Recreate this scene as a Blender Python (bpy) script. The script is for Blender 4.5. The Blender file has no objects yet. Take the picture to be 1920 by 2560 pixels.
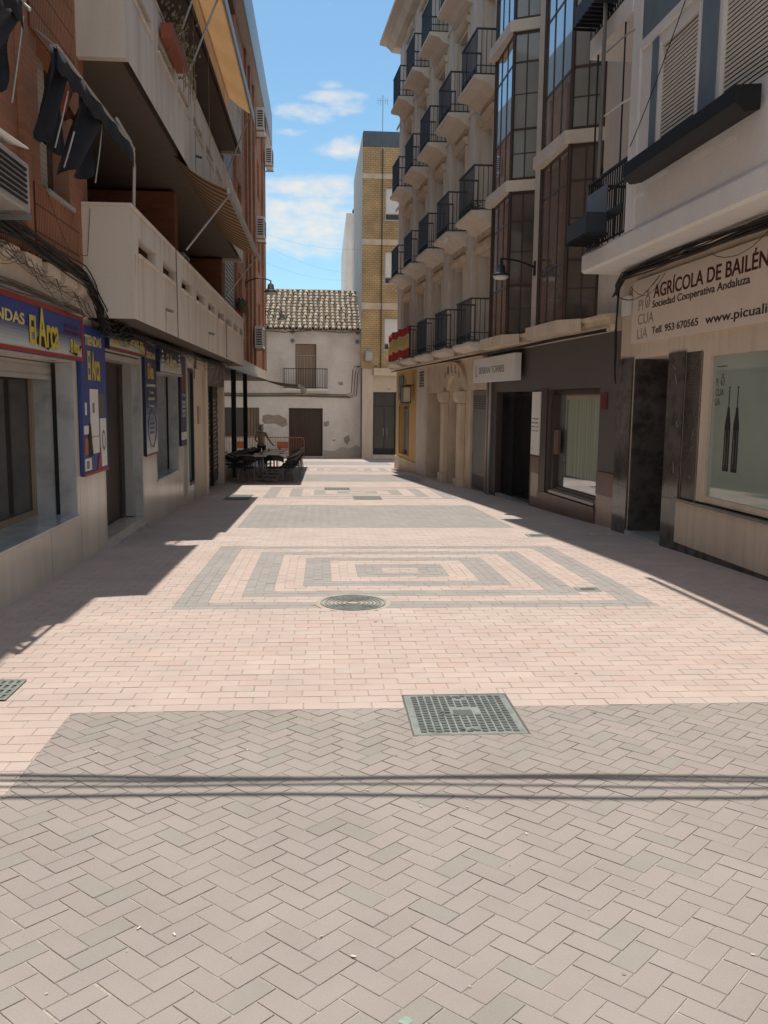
import bpy, bmesh, math, random
from mathutils import Vector, Matrix
random.seed(7)
C = bpy.context.scene.collection
S = bpy.context.scene

# ------------------------------------------------------------------ camera
F = 2150.0; CX = 960.0; CY = 1280.0; H = 1.8
TH = math.atan2(278, F); ROLL = 0.0107; YAW = math.atan2(158, F)
_f0 = Vector((math.sin(YAW), math.cos(YAW), 0)); _r0 = Vector((math.cos(YAW), -math.sin(YAW), 0)); _u0 = Vector((0, 0, 1))
FW = _f0*math.cos(TH) - _u0*math.sin(TH); _up = _u0*math.cos(TH) + _f0*math.sin(TH)
RT = _r0*math.cos(ROLL) + _up*math.sin(ROLL); UP = _up*math.cos(ROLL) - _r0*math.sin(ROLL)
cam = bpy.data.cameras.new('camera'); co = bpy.data.objects.new('camera', cam); C.objects.link(co)
m = Matrix((RT, UP, -FW)).transposed().to_4x4(); m.translation = Vector((0, 0, H)); co.matrix_world = m
cam.sensor_fit = 'VERTICAL'; cam.sensor_height = 36; cam.lens = 36*F/2560; cam.clip_end = 2000; cam.clip_start = .05
S.camera = co

# ------------------------------------------------------------------ light
SUN = Vector((-0.01, 0.35, 1.0)).normalized()
W = bpy.data.worlds.new('World'); S.world = W; W.use_nodes = True
nt = W.node_tree; N = nt.nodes; L = nt.links; N.clear()
def wn(t, **k):
    n = N.new(t)
    for a, b in k.items(): setattr(n, a, b)
    return n
def wm(op, a, b=None, c=None):
    n = wn('ShaderNodeMath', operation=op)
    for i, v in enumerate((a, b, c)):
        if v is None: continue
        if isinstance(v, (int, float)): n.inputs[i].default_value = v
        else: L.new(v, n.inputs[i])
    return n.outputs[0]
sky = wn('ShaderNodeTexSky', sky_type='NISHITA', sun_disc=False)
sky.sun_elevation = math.asin(SUN.z); sky.sun_rotation = math.atan2(SUN.x, SUN.y); sky.air_density = 1.0; sky.dust_density = .8; sky.ozone_density = 2.2
tc = wn('ShaderNodeTexCoord'); sx = wn('ShaderNodeSeparateXYZ'); L.new(tc.outputs['Generated'], sx.inputs[0])
yy = wm('MAXIMUM', sx.outputs[1], .05); uu = wm('DIVIDE', sx.outputs[0], yy); vv = wm('DIVIDE', sx.outputs[2], yy)
cb = wn('ShaderNodeCombineXYZ'); L.new(uu, cb.inputs[0]); L.new(wm('MULTIPLY', vv, 2.2), cb.inputs[1])
n1 = wn('ShaderNodeTexNoise'); n1.inputs['Scale'].default_value = 26; n1.inputs['Detail'].default_value = 7; n1.inputs['Roughness'].default_value = .6; L.new(cb.outputs[0], n1.inputs['Vector'])
n2 = wn('ShaderNodeTexNoise'); n2.inputs['Scale'].default_value = 5; n2.inputs['Detail'].default_value = 5; L.new(cb.outputs[0], n2.inputs['Vector'])
mask = None
for (x, y, a, b, st) in [(832, 240, 75, 17, 1), (762, 284, 70, 22, 1), (820, 213, 30, 10, .7), (865, 370, 62, 26, .9), (785, 470, 125, 36, 1), (770, 555, 165, 85, 1.15), (730, 330, 40, 7, .4), (860, 265, 45, 22, .6)]:
    d = FW + RT*((x-CX)/F) - UP*((y-CY)/F); u0, v0 = d.x/d.y, d.z/d.y
    du = wm('MULTIPLY', wm('SUBTRACT', uu, u0), F/a); dv = wm('MULTIPLY', wm('SUBTRACT', vv, v0), F/b)
    r = wm('ADD', wm('MULTIPLY', du, du), wm('MULTIPLY', dv, dv))
    k = wm('MULTIPLY', wm('SUBTRACT', 1.0, r), st)
    mask = k if mask is None else wm('MAXIMUM', mask, k)
gen = wm('SUBTRACT', wm('MULTIPLY', n2.outputs[0], 3.2), 2.75)
mask = wm('MAXIMUM', wm('MAXIMUM', mask, -1.2), gen)
hi = wn('ShaderNodeMapRange'); L.new(sx.outputs[2], hi.inputs[0]); hi.inputs[1].default_value = .5; hi.inputs[2].default_value = .72; hi.inputs[4].default_value = .2  # extra cloud overhead, out of view, added as fill light
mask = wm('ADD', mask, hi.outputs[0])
back_fill = wn('ShaderNodeMapRange'); L.new(sx.outputs[1], back_fill.inputs[0]); back_fill.inputs[1].default_value = .05; back_fill.inputs[2].default_value = -.25; back_fill.inputs[4].default_value = 1.7  # bright cloud bank behind the camera, added to lift the shaded facades
mask = wm('ADD', mask, back_fill.outputs[0])
mask = wm('ADD', mask, wm('MULTIPLY', wm('SUBTRACT', n1.outputs[0], .5), 3.4))
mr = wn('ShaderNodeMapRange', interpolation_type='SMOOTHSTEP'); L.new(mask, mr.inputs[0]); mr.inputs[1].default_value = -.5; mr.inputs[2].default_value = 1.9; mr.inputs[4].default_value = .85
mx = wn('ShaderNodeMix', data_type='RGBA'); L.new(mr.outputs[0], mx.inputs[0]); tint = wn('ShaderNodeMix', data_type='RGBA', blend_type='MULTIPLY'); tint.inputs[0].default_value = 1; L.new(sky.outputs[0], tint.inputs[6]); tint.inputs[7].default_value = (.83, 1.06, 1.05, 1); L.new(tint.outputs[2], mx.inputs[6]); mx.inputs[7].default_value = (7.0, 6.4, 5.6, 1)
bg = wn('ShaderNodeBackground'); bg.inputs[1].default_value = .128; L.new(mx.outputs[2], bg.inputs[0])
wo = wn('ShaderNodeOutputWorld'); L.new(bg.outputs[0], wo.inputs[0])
sl = bpy.data.lights.new('sun', 'SUN'); sl.energy = 4.0; sl.angle = math.radians(.40); sl.color = (1, .94, .85)
so = bpy.data.objects.new('sun', sl); C.objects.link(so); so.rotation_euler = (-SUN).to_track_quat('-Z', 'Y').to_euler(); so.location = (0, 0, 40)
S.view_settings.view_transform = 'Standard'; S.view_settings.look = 'None'; S.view_settings.exposure = 0.12; S.view_settings.gamma = 1
S.cycles.max_bounces = 8; S.cycles.diffuse_bounces = 5

# ------------------------------------------------------------------ materials
def M(name, col, rough=.8, var=.14, sc=3.0, st=(1, 1, 1), bump=0.0, bsc=40, metal=0.0, stain=None, sf=.5, ssc=2.0, sst=(1, 1, 1), attr=False, ior=1.45, alpha=1, fine=.08):
    mt = bpy.data.materials.new(name); mt.use_nodes = True; n = mt.node_tree.nodes; l = mt.node_tree.links; p = n['Principled BSDF']
    g = n.new('ShaderNodeNewGeometry')
    def noise(scale, s3, det=4):
        mp = n.new('ShaderNodeMapping'); mp.inputs['Scale'].default_value = s3; l.new(g.outputs['Position'], mp.inputs[0])
        t = n.new('ShaderNodeTexNoise'); t.inputs['Scale'].default_value = scale; t.inputs['Detail'].default_value = det; t.inputs['Roughness'].default_value = .6; l.new(mp.outputs[0], t.inputs['Vector']); return t.outputs[0]
    def mr(a, x0, x1, y0, y1):
        r = n.new('ShaderNodeMapRange'); l.new(a, r.inputs[0])
        for i, v in enumerate((x0, x1, y0, y1)): r.inputs[i+1].default_value = v
        return r.outputs[0]
    if attr:
        a = n.new('ShaderNodeAttribute'); a.attribute_name = 'Col'; base = a.outputs['Color']
    else:
        a = n.new('ShaderNodeRGB'); a.outputs[0].default_value = (*col, 1); base = a.outputs[0]
    if stain:
        x = n.new('ShaderNodeMix'); x.data_type = 'RGBA'; l.new(mr(noise(ssc, sst, 6), .46, .72, 0, sf), x.inputs[0]); l.new(base, x.inputs[6]); x.inputs[7].default_value = (*stain, 1); base = x.outputs[2]
    f = mr(noise(sc, st), .25, .75, 1-var, 1+var)
    if fine:
        q = n.new('ShaderNodeMath'); q.operation = 'MULTIPLY'; l.new(f, q.inputs[0]); l.new(mr(noise(bsc*1.5, (1, 1, 1), 3), .3, .7, 1-fine, 1+fine), q.inputs[1]); f = q.outputs[0]
    v = n.new('ShaderNodeVectorMath'); v.operation = 'SCALE'; l.new(base, v.inputs[0]); l.new(f, v.inputs['Scale'])
    l.new(v.outputs[0], p.inputs['Base Color'])
    p.inputs['Roughness'].default_value = rough; p.inputs['Metallic'].default_value = metal; p.inputs['IOR'].default_value = ior
    if bump:
        b = n.new('ShaderNodeBump'); b.inputs['Strength'].default_value = bump; b.inputs['Distance'].default_value = .01; l.new(noise(bsc, (1, 1, 1), 5), b.inputs['Height']); l.new(b.outputs[0], p.inputs['Normal'])
    return mt
def MBR(name, ax, c1, c2, mo, bw, bh, ms=.01, off=.5, rough=.85, bump=.6, ms2=None):
    mt = bpy.data.materials.new(name); mt.use_nodes = True; n = mt.node_tree.nodes; l = mt.node_tree.links; p = n['Principled BSDF']
    g = n.new('ShaderNodeNewGeometry'); s = n.new('ShaderNodeSeparateXYZ'); l.new(g.outputs['Position'], s.inputs[0])
    c = n.new('ShaderNodeCombineXYZ'); l.new(s.outputs[ax], c.inputs[0]); l.new(s.outputs[2], c.inputs[1])
    b = n.new('ShaderNodeTexBrick'); l.new(c.outputs[0], b.inputs['Vector']); b.offset = off
    b.inputs['Color1'].default_value = (*c1, 1); b.inputs['Color2'].default_value = (*c2, 1); b.inputs['Mortar'].default_value = (*mo, 1)
    b.inputs['Scale'].default_value = 1; b.inputs['Mortar Size'].default_value = ms; b.inputs['Brick Width'].default_value = bw; b.inputs['Row Height'].default_value = bh; b.inputs['Mortar Smooth'].default_value = .2
    t = n.new('ShaderNodeTexNoise'); t.inputs['Scale'].default_value = 1.3; t.inputs['Detail'].default_value = 6; l.new(g.outputs['Position'], t.inputs['Vector'])
    r = n.new('ShaderNodeMapRange'); l.new(t.outputs[0], r.inputs[0]); r.inputs[1].default_value = .3; r.inputs[2].default_value = .7; r.inputs[3].default_value = .78; r.inputs[4].default_value = 1.18
    v = n.new('ShaderNodeVectorMath'); v.operation = 'SCALE'; l.new(b.outputs[0], v.inputs[0]); l.new(r.outputs[0], v.inputs['Scale']); l.new(v.outputs[0], p.inputs['Base Color'])
    bp = n.new('ShaderNodeBump'); bp.inputs['Strength'].default_value = bump; bp.inputs['Distance'].default_value = .01; bp.invert = True; l.new(b.outputs[1], bp.inputs['Height']); l.new(bp.outputs[0], p.inputs['Normal'])
    p.inputs['Roughness'].default_value = rough
    return mt
K = {}
K['pave'] = M('paver_clay', (.5, .4, .35), .85, .09, 1.6, bump=.3, bsc=110, attr=True, fine=.05, stain=(.335, .325, .285), sf=.16, ssc=1.7)
K['joint'] = M('joint_sand', (.38, .33, .275), .95, .3, 9, fine=.2, bsc=60)
K['marble'] = M('beige_marble', (.62, .56, .48), .22, .14, 1.1, (1, 1.0, .3), stain=(.78, .72, .63), sf=.5, ssc=2, sst=(1, 2.2, .3), fine=.03)
K['gmarble'] = M('grey_marble', (.50, .50, .50), .2, .18, 2.2, (1, 1, .4), stain=(.2, .2, .22), sf=.6, ssc=3, fine=.03)
K['dmarble'] = M('dark_marble', (.11, .095, .088), .12, .3, 2, stain=(.02, .018, .016), sf=.8, ssc=5, fine=.05)
K['vein'] = M('marble_vein', (.45, .42, .38), .3)
K['plaster'] = M('cream_plaster', (.70, .58, .46), .85, .12, 1.0, (1, 1, .35), bump=.1, stain=(.48, .38, .29), sf=.4, ssc=2.6, sst=(1, 4, .25))
K['white'] = M('white_render', (.84, .81, .78), .85, .07, .8, bump=.08, stain=(.7, .64, .58), sf=.35, ssc=1.1, sst=(1, 2, .5))
K['whitewash'] = M('whitewash', (.88, .83, .77), .9, .10, 1.2, bump=.4, bsc=8, stain=(.60, .51, .42), sf=.5, ssc=.8, sst=(1, 1, .7))
K['wdirt'] = M('bare_render_patch', (.42, .34, .27), .95, .25, 4, bump=.6, bsc=14)
K['party'] = M('party_wall_render', (.55, .51, .47), .9, .12, .6, stain=(.42, .38, .34), sf=.5, ssc=.5)
K['damp'] = M('damp_render', (.62, .55, .47), .95, .15, 2, bump=.5, bsc=10, stain=(.45, .38, .31), sf=.6, ssc=2)
K['concrete'] = M('balcony_concrete', (.74, .65, .56), .85, .09, 1.0, (1, 1, .2), bump=.12, stain=(.42, .34, .27), sf=.42, ssc=1.5, sst=(1, 2.6, .14))
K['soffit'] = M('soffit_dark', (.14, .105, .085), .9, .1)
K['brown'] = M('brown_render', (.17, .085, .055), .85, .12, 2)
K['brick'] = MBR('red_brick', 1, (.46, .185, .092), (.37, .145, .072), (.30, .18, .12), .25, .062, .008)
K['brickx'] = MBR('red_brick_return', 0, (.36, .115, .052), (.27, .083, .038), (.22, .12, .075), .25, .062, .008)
K['rib'] = MBR('ribbed_brick', 1, (.46, .20, .10), (.40, .165, .082), (.13, .055, .032), .05, .26, .010, off=0)
K['ybrick'] = MBR('yellow_brick', 0, (.62, .43, .22), (.55, .37, .18), (.36, .26, .15), .25, .105, .018)
K['stone'] = M('facade_stone', (.74, .65, .56), .85, .09, 1.5, bump=.1, stain=(.55, .46, .37), sf=.35, ssc=1.6, sst=(1, 2, .4))
K['stoney'] = M('ochre_stone', (.70, .57, .43), .85, .12, 2, bump=.12, stain=(.45, .34, .24), sf=.45, ssc=2, sst=(1, 2.5, .4))
K['fascia'] = M('dark_grey_panel', (.12, .108, .104), .55, .05, 1)
K['bronze'] = M('bronze_aluminium', (.080, .052, .043), .4, .1, 3, metal=.2)
K['browntile'] = M('brown_tile', (.17, .09, .065), .3, .15, 3)
K['pinktile'] = M('pink_tile', (.44, .32, .26), .3, .1, 3)
K['iron'] = M('dark_iron', (.018, .018, .022), .5, .1)
K['iron2'] = M('blue_grey_iron', (.035, .045, .06), .5, .1)
K['grey'] = M('grey_metal', (.38, .38, .38), .5, .1, metal=.3)
K['alu'] = M('pale_aluminium', (.5, .48, .45), .4, .08, metal=.3)
K['acwhite'] = M('ac_white', (.78, .76, .72), .5, .06)
K['black'] = M('black_plastic', (.010, .010, .011), .6, .05, fine=0)
K['blackm'] = M('black_metal', (.03, .03, .033), .16, .1)
K['glass'] = M('window_glass', (.035, .036, .04), .04, .2, .7, ior=1.7, fine=0)
K['glassdark'] = M('shop_glass_dark', (.045, .04, .036), .04, .3, .8, ior=1.5, fine=0)
K['glassbay'] = M('bay_glass', (.46, .49, .51), .02, .25, .5, st=(1, 1, .4), metal=.66, ior=1.8, fine=0)
K['glassside'] = M('bay_side_glass', (.30, .32, .30), .05, .35, .6, ior=1.7, fine=0)
K['darkpane'] = M('dim_door_glass', (.05, .036, .03), .45, .3, 1, ior=1.3, fine=0)
K['glassbay2'] = M('bay_glass_brown', (.13, .112, .10), .05, .35, .8, ior=1.9, fine=0)
K['glassgreen'] = M('frosted_green_glass', (.34, .40, .34), .03, .2, .5, ior=2.1, fine=0)
K['curtain'] = M('string_curtain', (.34, .38, .28), .5, .75, 4, (1, 14, .05))
K['wood'] = M('dark_wood', (.085, .055, .045), .6, .25, 4, (6, 6, .3))
K['woodpale'] = M('weathered_wood', (.33, .25, .18), .75, .2, 4, (8, 8, .3))
K['shutter'] = M('roller_shutter', (.42, .36, .27), .6, .1)
K['blind'] = M('blind_slats', (.78, .70, .59), .6, .06)
K['blue'] = M('sign_blue', (.035, .06, .24), .45, .06)
K['dblue'] = M('sign_dark_blue', (.012, .018, .07), .45, .06)
K['fade'] = M('sign_pale', (.62, .66, .6), .45, .05)
K['midblue'] = M('sign_mid_blue', (.13, .18, .30), .45, .05)
K['red'] = M('sign_red', (.34, .035, .03), .5, .1)
K['yellow'] = M('sign_yellow', (.62, .48, .08), .5, .05)
K['yellowp'] = M('letter_cream_yellow', (.66, .55, .24), .5, .05)
K['orange'] = M('orange_metal', (.42, .13, .04), .55, .15)
K['cable'] = M('cable_black', (.022, .019, .017), .6, .2)
K['cableb'] = M('cable_brown', (.13, .095, .065), .7, .2)
K['signcream'] = M('sign_cream', (.76, .65, .55), .6, .05)
K['maroon'] = M('letter_maroon', (.07, .012, .012), .5, .05)
K['ltr'] = M('letter_brown', (.04, .022, .02), .5, .05)
K['ltrgrey'] = M('letter_grey', (.28, .27, .23), .5, .05)
K['ochre'] = M('ochre_paint', (.66, .44, .16), .8, .1, 2, stain=(.4, .28, .15), sf=.4)
K['slate'] = M('slate_panel', (.10, .125, .15), .5, .1)
K['bluegrey'] = M('blue_grey_paint', (.17, .22, .26), .7, .15, 3)
K['navy'] = M('navy_awning_cloth', (.018, .018, .024), .9, .25, 5)
K['orcloth'] = M('orange_lining', (.35, .08, .03), .9, .2, 6)
K['leaf'] = M('leaf_green', (.06, .10, .03), .6, .4, 8)
K['leafdry'] = M('leaf_dry', (.22, .2, .12), .8, .4, 8)
K['terra'] = M('terracotta', (.30, .09, .05), .7, .1)
K['castiron'] = M('cast_iron', (.24, .26, .24), .6, .2, 6, bump=.2, fine=.1, stain=(.11, .125, .12), sf=.7, ssc=9)
K['castdark'] = M('cast_iron_dark', (.095, .105, .10), .7, .2, 10)
K['cement'] = M('cement_collar', (.43, .37, .31), .9, .15, 6)
K['roof'] = M('clay_roof_tile', (.4, .3, .2), .9, .3, 5, bump=.4, attr=True, bsc=20, stain=(.16, .14, .105), sf=.5, ssc=3)
K['flagred'] = M('flag_red', (.42, .02, .02), .8, .1)
K['flagyel'] = M('flag_yellow', (.62, .46, .17), .8, .1)
K['skin'] = M('skin', (.60, .40, .30), .6, .05)
K['shirt'] = M('shirt_tan', (.68, .60, .42), .9, .15, 8)
K['trouser'] = M('trousers_dark', (.03, .03, .035), .9, .1)
K['hair'] = M('hair_pale', (.66, .60, .52), .8, .2, 20)
K['litter'] = M('litter_pale', (.62, .56, .45), .9)
K['streak'] = M('rain_stain', (.50, .42, .345), .9, .2, 3)
K['glint'] = M('painted_glint', (.93, .92, .90), .8, .03)  # reflected sunlight on the white wall, put into the colour
K['rust'] = M('rust_stain', (.42, .29, .19), .9, .25, 6)
K['gum'] = M('old_gum', (.27, .235, .21), .9, .2)
K['greenpaint'] = M('faint_green_paint', (.28, .38, .31), .9, .2, 20)
K['graffiti'] = M('graffiti_white', (.34, .31, .29), .8)
K['dshutter'] = M('dark_shutter', (.055, .045, .042), .6, .2)
K['redtag'] = M('red_plate', (.15, .02, .02), .5)
K['blueglass'] = M('blue_sheet', (.16, .2, .25), .3, .15, 3)
K['greymid'] = M('grey_plastic', (.2, .2, .2), .5)
def awn_mat(name, c1, c2, ax, sc, tr):
    mt = bpy.data.materials.new(name); mt.use_nodes = True; n = mt.node_tree.nodes; l = mt.node_tree.links
    g = n.new('ShaderNodeNewGeometry'); s = n.new('ShaderNodeSeparateXYZ'); l.new(g.outputs['Position'], s.inputs[0])
    a = n.new('ShaderNodeMath'); a.operation = 'MULTIPLY'; a.inputs[1].default_value = sc; l.new(s.outputs[ax], a.inputs[0])
    b = n.new('ShaderNodeMath'); b.operation = 'FRACT'; l.new(a.outputs[0], b.inputs[0])
    c = n.new('ShaderNodeMath'); c.operation = 'GREATER_THAN'; c.inputs[1].default_value = .5; l.new(b.outputs[0], c.inputs[0])
    x = n.new('ShaderNodeMix'); x.data_type = 'RGBA'; l.new(c.outputs[0], x.inputs[0]); x.inputs[6].default_value = (*c1, 1); x.inputs[7].default_value = (*c2, 1)
    p = n['Principled BSDF']; p.inputs['Roughness'].default_value = .9; l.new(x.outputs[2], p.inputs['Base Color'])
    t = n.new('ShaderNodeBsdfTranslucent'); l.new(x.outputs[2], t.inputs[0]); ms = n.new('ShaderNodeMixShader'); ms.inputs[0].default_value = tr
    l.new(p.outputs[0], ms.inputs[1]); l.new(t.outputs[0], ms.inputs[2]); l.new(ms.outputs[0], n['Material Output'].inputs[0])
    return mt
K['awnorange'] = awn_mat('orange_awning_cloth', (.80, .62, .42), (.82, .65, .45), 1, .6, .45)
K['awnstripe'] = awn_mat('striped_awning_cloth', (.55, .36, .20), (.20, .12, .08), 1, 2.6, .2)
K['awndark'] = awn_mat('brown_awning_cloth', (.10, .08, .065), (.11, .085, .07), 1, 1, .03)

# ------------------------------------------------------------------ helpers
def gz(Y):
    t = Y-7.8; return -0.033*0.5*(t+math.sqrt(t*t+4.0))
class Fr:
    """facade frame: u along the facade (world Y, or world X), w out of the wall, z up"""
    def __init__(s, x0, sl, y0, sg, cross=False): s.x0, s.sl, s.y0, s.sg, s.cross = x0, sl, y0, sg, cross
    def P(s, u, w, z):
        if s.cross: return Vector((u, s.y0-w, z))
        return Vector((s.x0+s.sl*(u-s.y0)+s.sg*w, u, z))
    def dir(s):
        if s.cross: return Vector((1, 0, 0))
        return Vector((s.sl, 1, 0)).normalized()*(1 if s.sg > 0 else -1)
LF = Fr(-2.75, 0, 0, 1); R1 = Fr(4.72, -.032, 9, -1); R2 = Fr(4.70, -.08, 12.7, -1)
HF = Fr(0, 0, 47, 0, True); TF = Fr(0, 0, 46, 0, True); WF = Fr(0, 0, 0, 1)   # WF: plain world axes (w=x,u=y)
def ray(x, y): return FW + RT*((x-CX)/F) - UP*((y-CY)/F)
def at(fr, x, y, w=0):
    """pixel of the photograph -> (u, z) on the facade plane at offset w"""
    d = ray(x, y); o = Vector((0, 0, H))
    if fr.cross: t = (fr.y0-w)/d.y; p = o+d*t; return p.x, p.z
    # (x - x0 - sl*(y-y0) - sg*w)=0
    t = (fr.x0-fr.sl*fr.y0+fr.sg*w)/(d.x-fr.sl*d.y); p = o+d*t; return p.y, p.z
c1 = lambda a, b: (a/1.728, 800+b/1.728)
c2 = lambda a, b: (960+a/1.728, 800+b/1.728)
c3 = lambda a, b: (a/1.728, b/1.728)
c4 = lambda a, b: (960+a/1.728, b/1.728)
LOC = {}
class MB:
    def __init__(s): s.v = []; s.f = []; s.c = []; s.col = None; s.m = []; s.st = []
    def mark(s): s.m.append((len(s.v), len(s.f))); return s
    def add(s, vs, fs):
        b = len(s.v); s.st.append((len(s.v), len(s.f))); s.v += [tuple(v) for v in vs]; s.f += [tuple(i+b for i in f) for f in fs]
        s.c += [s.col or (1, 1, 1)]*len(vs); return s
    def box(s, fr, u0, u1, w0, w1, z0, z1):
        vs = [fr.P(u, w, z) for z in (z0, z1) for w in (w0, w1) for u in (u0, u1)]
        return s.add(vs, [(0, 1, 3, 2), (4, 6, 7, 5), (0, 4, 5, 1), (2, 3, 7, 6), (0, 2, 6, 4), (1, 5, 7, 3)])
    def quad(s, *p): return s.add(p, [(0, 1, 2, 3)])
    def prism(s, fr, pts, w0, w1):
        n = len(pts); vs = [fr.P(u, w0, z) for u, z in pts]+[fr.P(u, w1, z) for u, z in pts]
        return s.add(vs, [tuple(range(n)), tuple(range(2*n-1, n-1, -1))]+[(i, (i+1) % n, n+(i+1) % n, n+i) for i in range(n)])
    def profile(s, fr, pts, u0, u1):   # pts (w,z) swept along u
        n = len(pts); vs = [fr.P(u0, w, z) for w, z in pts]+[fr.P(u1, w, z) for w, z in pts]
        return s.add(vs, [tuple(range(n)), tuple(range(2*n-1, n-1, -1))]+[(i, (i+1) % n, n+(i+1) % n, n+i) for i in range(n)])
    def plan(s, pts, z0, z1):   # world xy polygon extruded
        n = len(pts); vs = [(x, y, z0) for x, y in pts]+[(x, y, z1) for x, y in pts]
        return s.add(vs, [tuple(range(n)), tuple(range(2*n-1, n-1, -1))]+[(i, (i+1) % n, n+(i+1) % n, n+i) for i in range(n)])
    def tube(s, pts, r, n=6, r2=None):
        pts = [Vector(p) for p in pts]; rings = []
        for i, p in enumerate(pts):
            a = pts[max(i-1, 0)]; b = pts[min(i+1, len(pts)-1)]; t = (b-a).normalized()
            q = Vector((0, 0, 1)) if abs(t.z) < .9 else Vector((1, 0, 0)); e = t.cross(q).normalized(); g = e.cross(t)
            rr = r if r2 is None else r+(r2-r)*i/(len(pts)-1)
            rings.append([p+e*math.cos(2*math.pi*k/n)*rr+g*math.sin(2*math.pi*k/n)*rr for k in range(n)])
        vs = [v for R in rings for v in R]; fs = [(i*n+k, i*n+(k+1) % n, (i+1)*n+(k+1) % n, (i+1)*n+k) for i in range(len(pts)-1) for k in range(n)]
        fs += [tuple(range(n)), tuple(range(len(vs)-1, len(vs)-n-1, -1))]
        return s.add(vs, fs)
    def lathe(s, c, prof, n=20):   # prof (r,z) around vertical axis at c
        vs = []; 
        for r, z in prof:
            for k in range(n): vs.append((c[0]+r*math.cos(2*math.pi*k/n), c[1]+r*math.sin(2*math.pi*k/n), c[2]+z))
        fs = [(i*n+k, i*n+(k+1) % n, (i+1)*n+(k+1) % n, (i+1)*n+k) for i in range(len(prof)-1) for k in range(n)]
        if prof[0][0] > .001: fs.append(tuple(range(n)))
        if prof[-1][0] > .001: fs.append(tuple(range(len(vs)-1, len(vs)-n-1, -1)))
        return s.add(vs, fs)
    def sheet(s, rows, th=None):   # rows: list of lists of points; optional thickness vector
        n = len(rows[0]); vs = [p for r in rows for p in r]; fs = [(i*n+k, i*n+k+1, (i+1)*n+k+1, (i+1)*n+k) for i in range(len(rows)-1) for k in range(n-1)]
        if th is None: return s.add(vs, fs)
        th = Vector(th); mN = len(vs); vs2 = vs+[Vector(v)+th for v in vs]; fs2 = fs+[tuple(i+mN for i in reversed(f)) for f in fs]
        R = len(rows); edge = [k for k in range(n)]+[i*n+n-1 for i in range(1, R)]+[(R-1)*n+k for k in range(n-2, -1, -1)]+[i*n for i in range(R-2, 0, -1)]
        fs2 += [(edge[i], edge[(i+1) % len(edge)], edge[(i+1) % len(edge)]+mN, edge[i]+mN) for i in range(len(edge))]
        return s.add(vs2, fs2)
    def build(s, name, mat, parent=None, smooth=False, bevel=0, cols=False, fix=True, kind=None, label=None, split=False):
        mk = s.st if split else s.m
        if len(mk) > 1:
            mk = mk+[(len(s.v), len(s.f))]; out = None
            for (a, b), (c, d) in zip(mk, mk[1:]):
                if d <= b: continue
                q = MB(); q.v = s.v[a:c]; q.f = [tuple(i-a for i in f) for f in s.f[b:d]]; q.c = s.c[a:c]; out = q.build(name, mat, parent, smooth, bevel, cols, fix, kind, label)
            return out
        base = LOC.get(parent.name, Vector((0, 0, 0))) if parent else Vector((0, 0, 0))
        me = bpy.data.meshes.new(name); me.from_pydata([(v[0]-base.x, v[1]-base.y, v[2]-base.z) for v in s.v], [], s.f)
        if cols:
            a = me.color_attributes.new('Col', 'FLOAT_COLOR', 'POINT'); a.data.foreach_set('color', [x for c in s.c for x in (*c, 1)])
        if fix:
            b = bmesh.new(); b.from_mesh(me); bmesh.ops.recalc_face_normals(b, faces=b.faces); b.to_mesh(me); b.free()
        if smooth: me.shade_smooth()
        me.materials.append(K[mat]); o = bpy.data.objects.new(name, me); C.objects.link(o)
        if parent: o.parent = parent
        LOC[o.name] = base
        if bevel:
            bm_ = o.modifiers.new('bevel', 'BEVEL'); bm_.width = bevel; bm_.segments = 2; bm_.limit_method = 'ANGLE'
        if kind: o['kind'] = kind
        if label: o['label'] = label
        return o
def thing(name, label, cat, p, group=None, kind=None):
    o = bpy.data.objects.new(name, None); C.objects.link(o); o.location = p; LOC[o.name] = Vector(p)
    o['label'] = label; o['category'] = cat
    if group: o['group'] = group
    o.empty_display_size = .2
    return o
def tag(o, label, cat, group=None):
    o['label'] = label; o['category'] = cat
    if group: o['group'] = group
    return o
def copy_tree(o, parent=None):
    c = o.copy(); C.objects.link(c)
    if parent: c.parent = parent
    for ch in list(o.children): copy_tree(ch, c)
    return c
def holes(mb, fr, u0, u1, z0, z1, hs, w=0.0, depth=.25):
    """front face of a wall with rectangular openings and their reveals"""
    us = sorted({u0, u1, *[min(max(h[i], u0), u1) for h in hs for i in (0, 1)]}); zs = sorted({z0, z1, *[min(max(h[i], z0), z1) for h in hs for i in (2, 3)]})
    for a, b in zip(us, us[1:]):
        for c, d in zip(zs, zs[1:]):
            mu, mz = (a+b)/2, (c+d)/2
            if any(h[0] < mu < h[1] and h[2] < mz < h[3] for h in hs): continue
            mb.quad(fr.P(a, w, c), fr.P(b, w, c), fr.P(b, w, d), fr.P(a, w, d))
    for h in hs:
        a, b, c, d = h[:4]; e = w-(h[4] if len(h) > 4 else depth)
        for (p, q) in (((a, c), (b, c)), ((b, c), (b, d)), ((b, d), (a, d)), ((a, d), (a, c))):
            mb.quad(fr.P(p[0], w, p[1]), fr.P(q[0], w, q[1]), fr.P(q[0], e, q[1]), fr.P(p[0], e, p[1]))
    return mb
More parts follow.
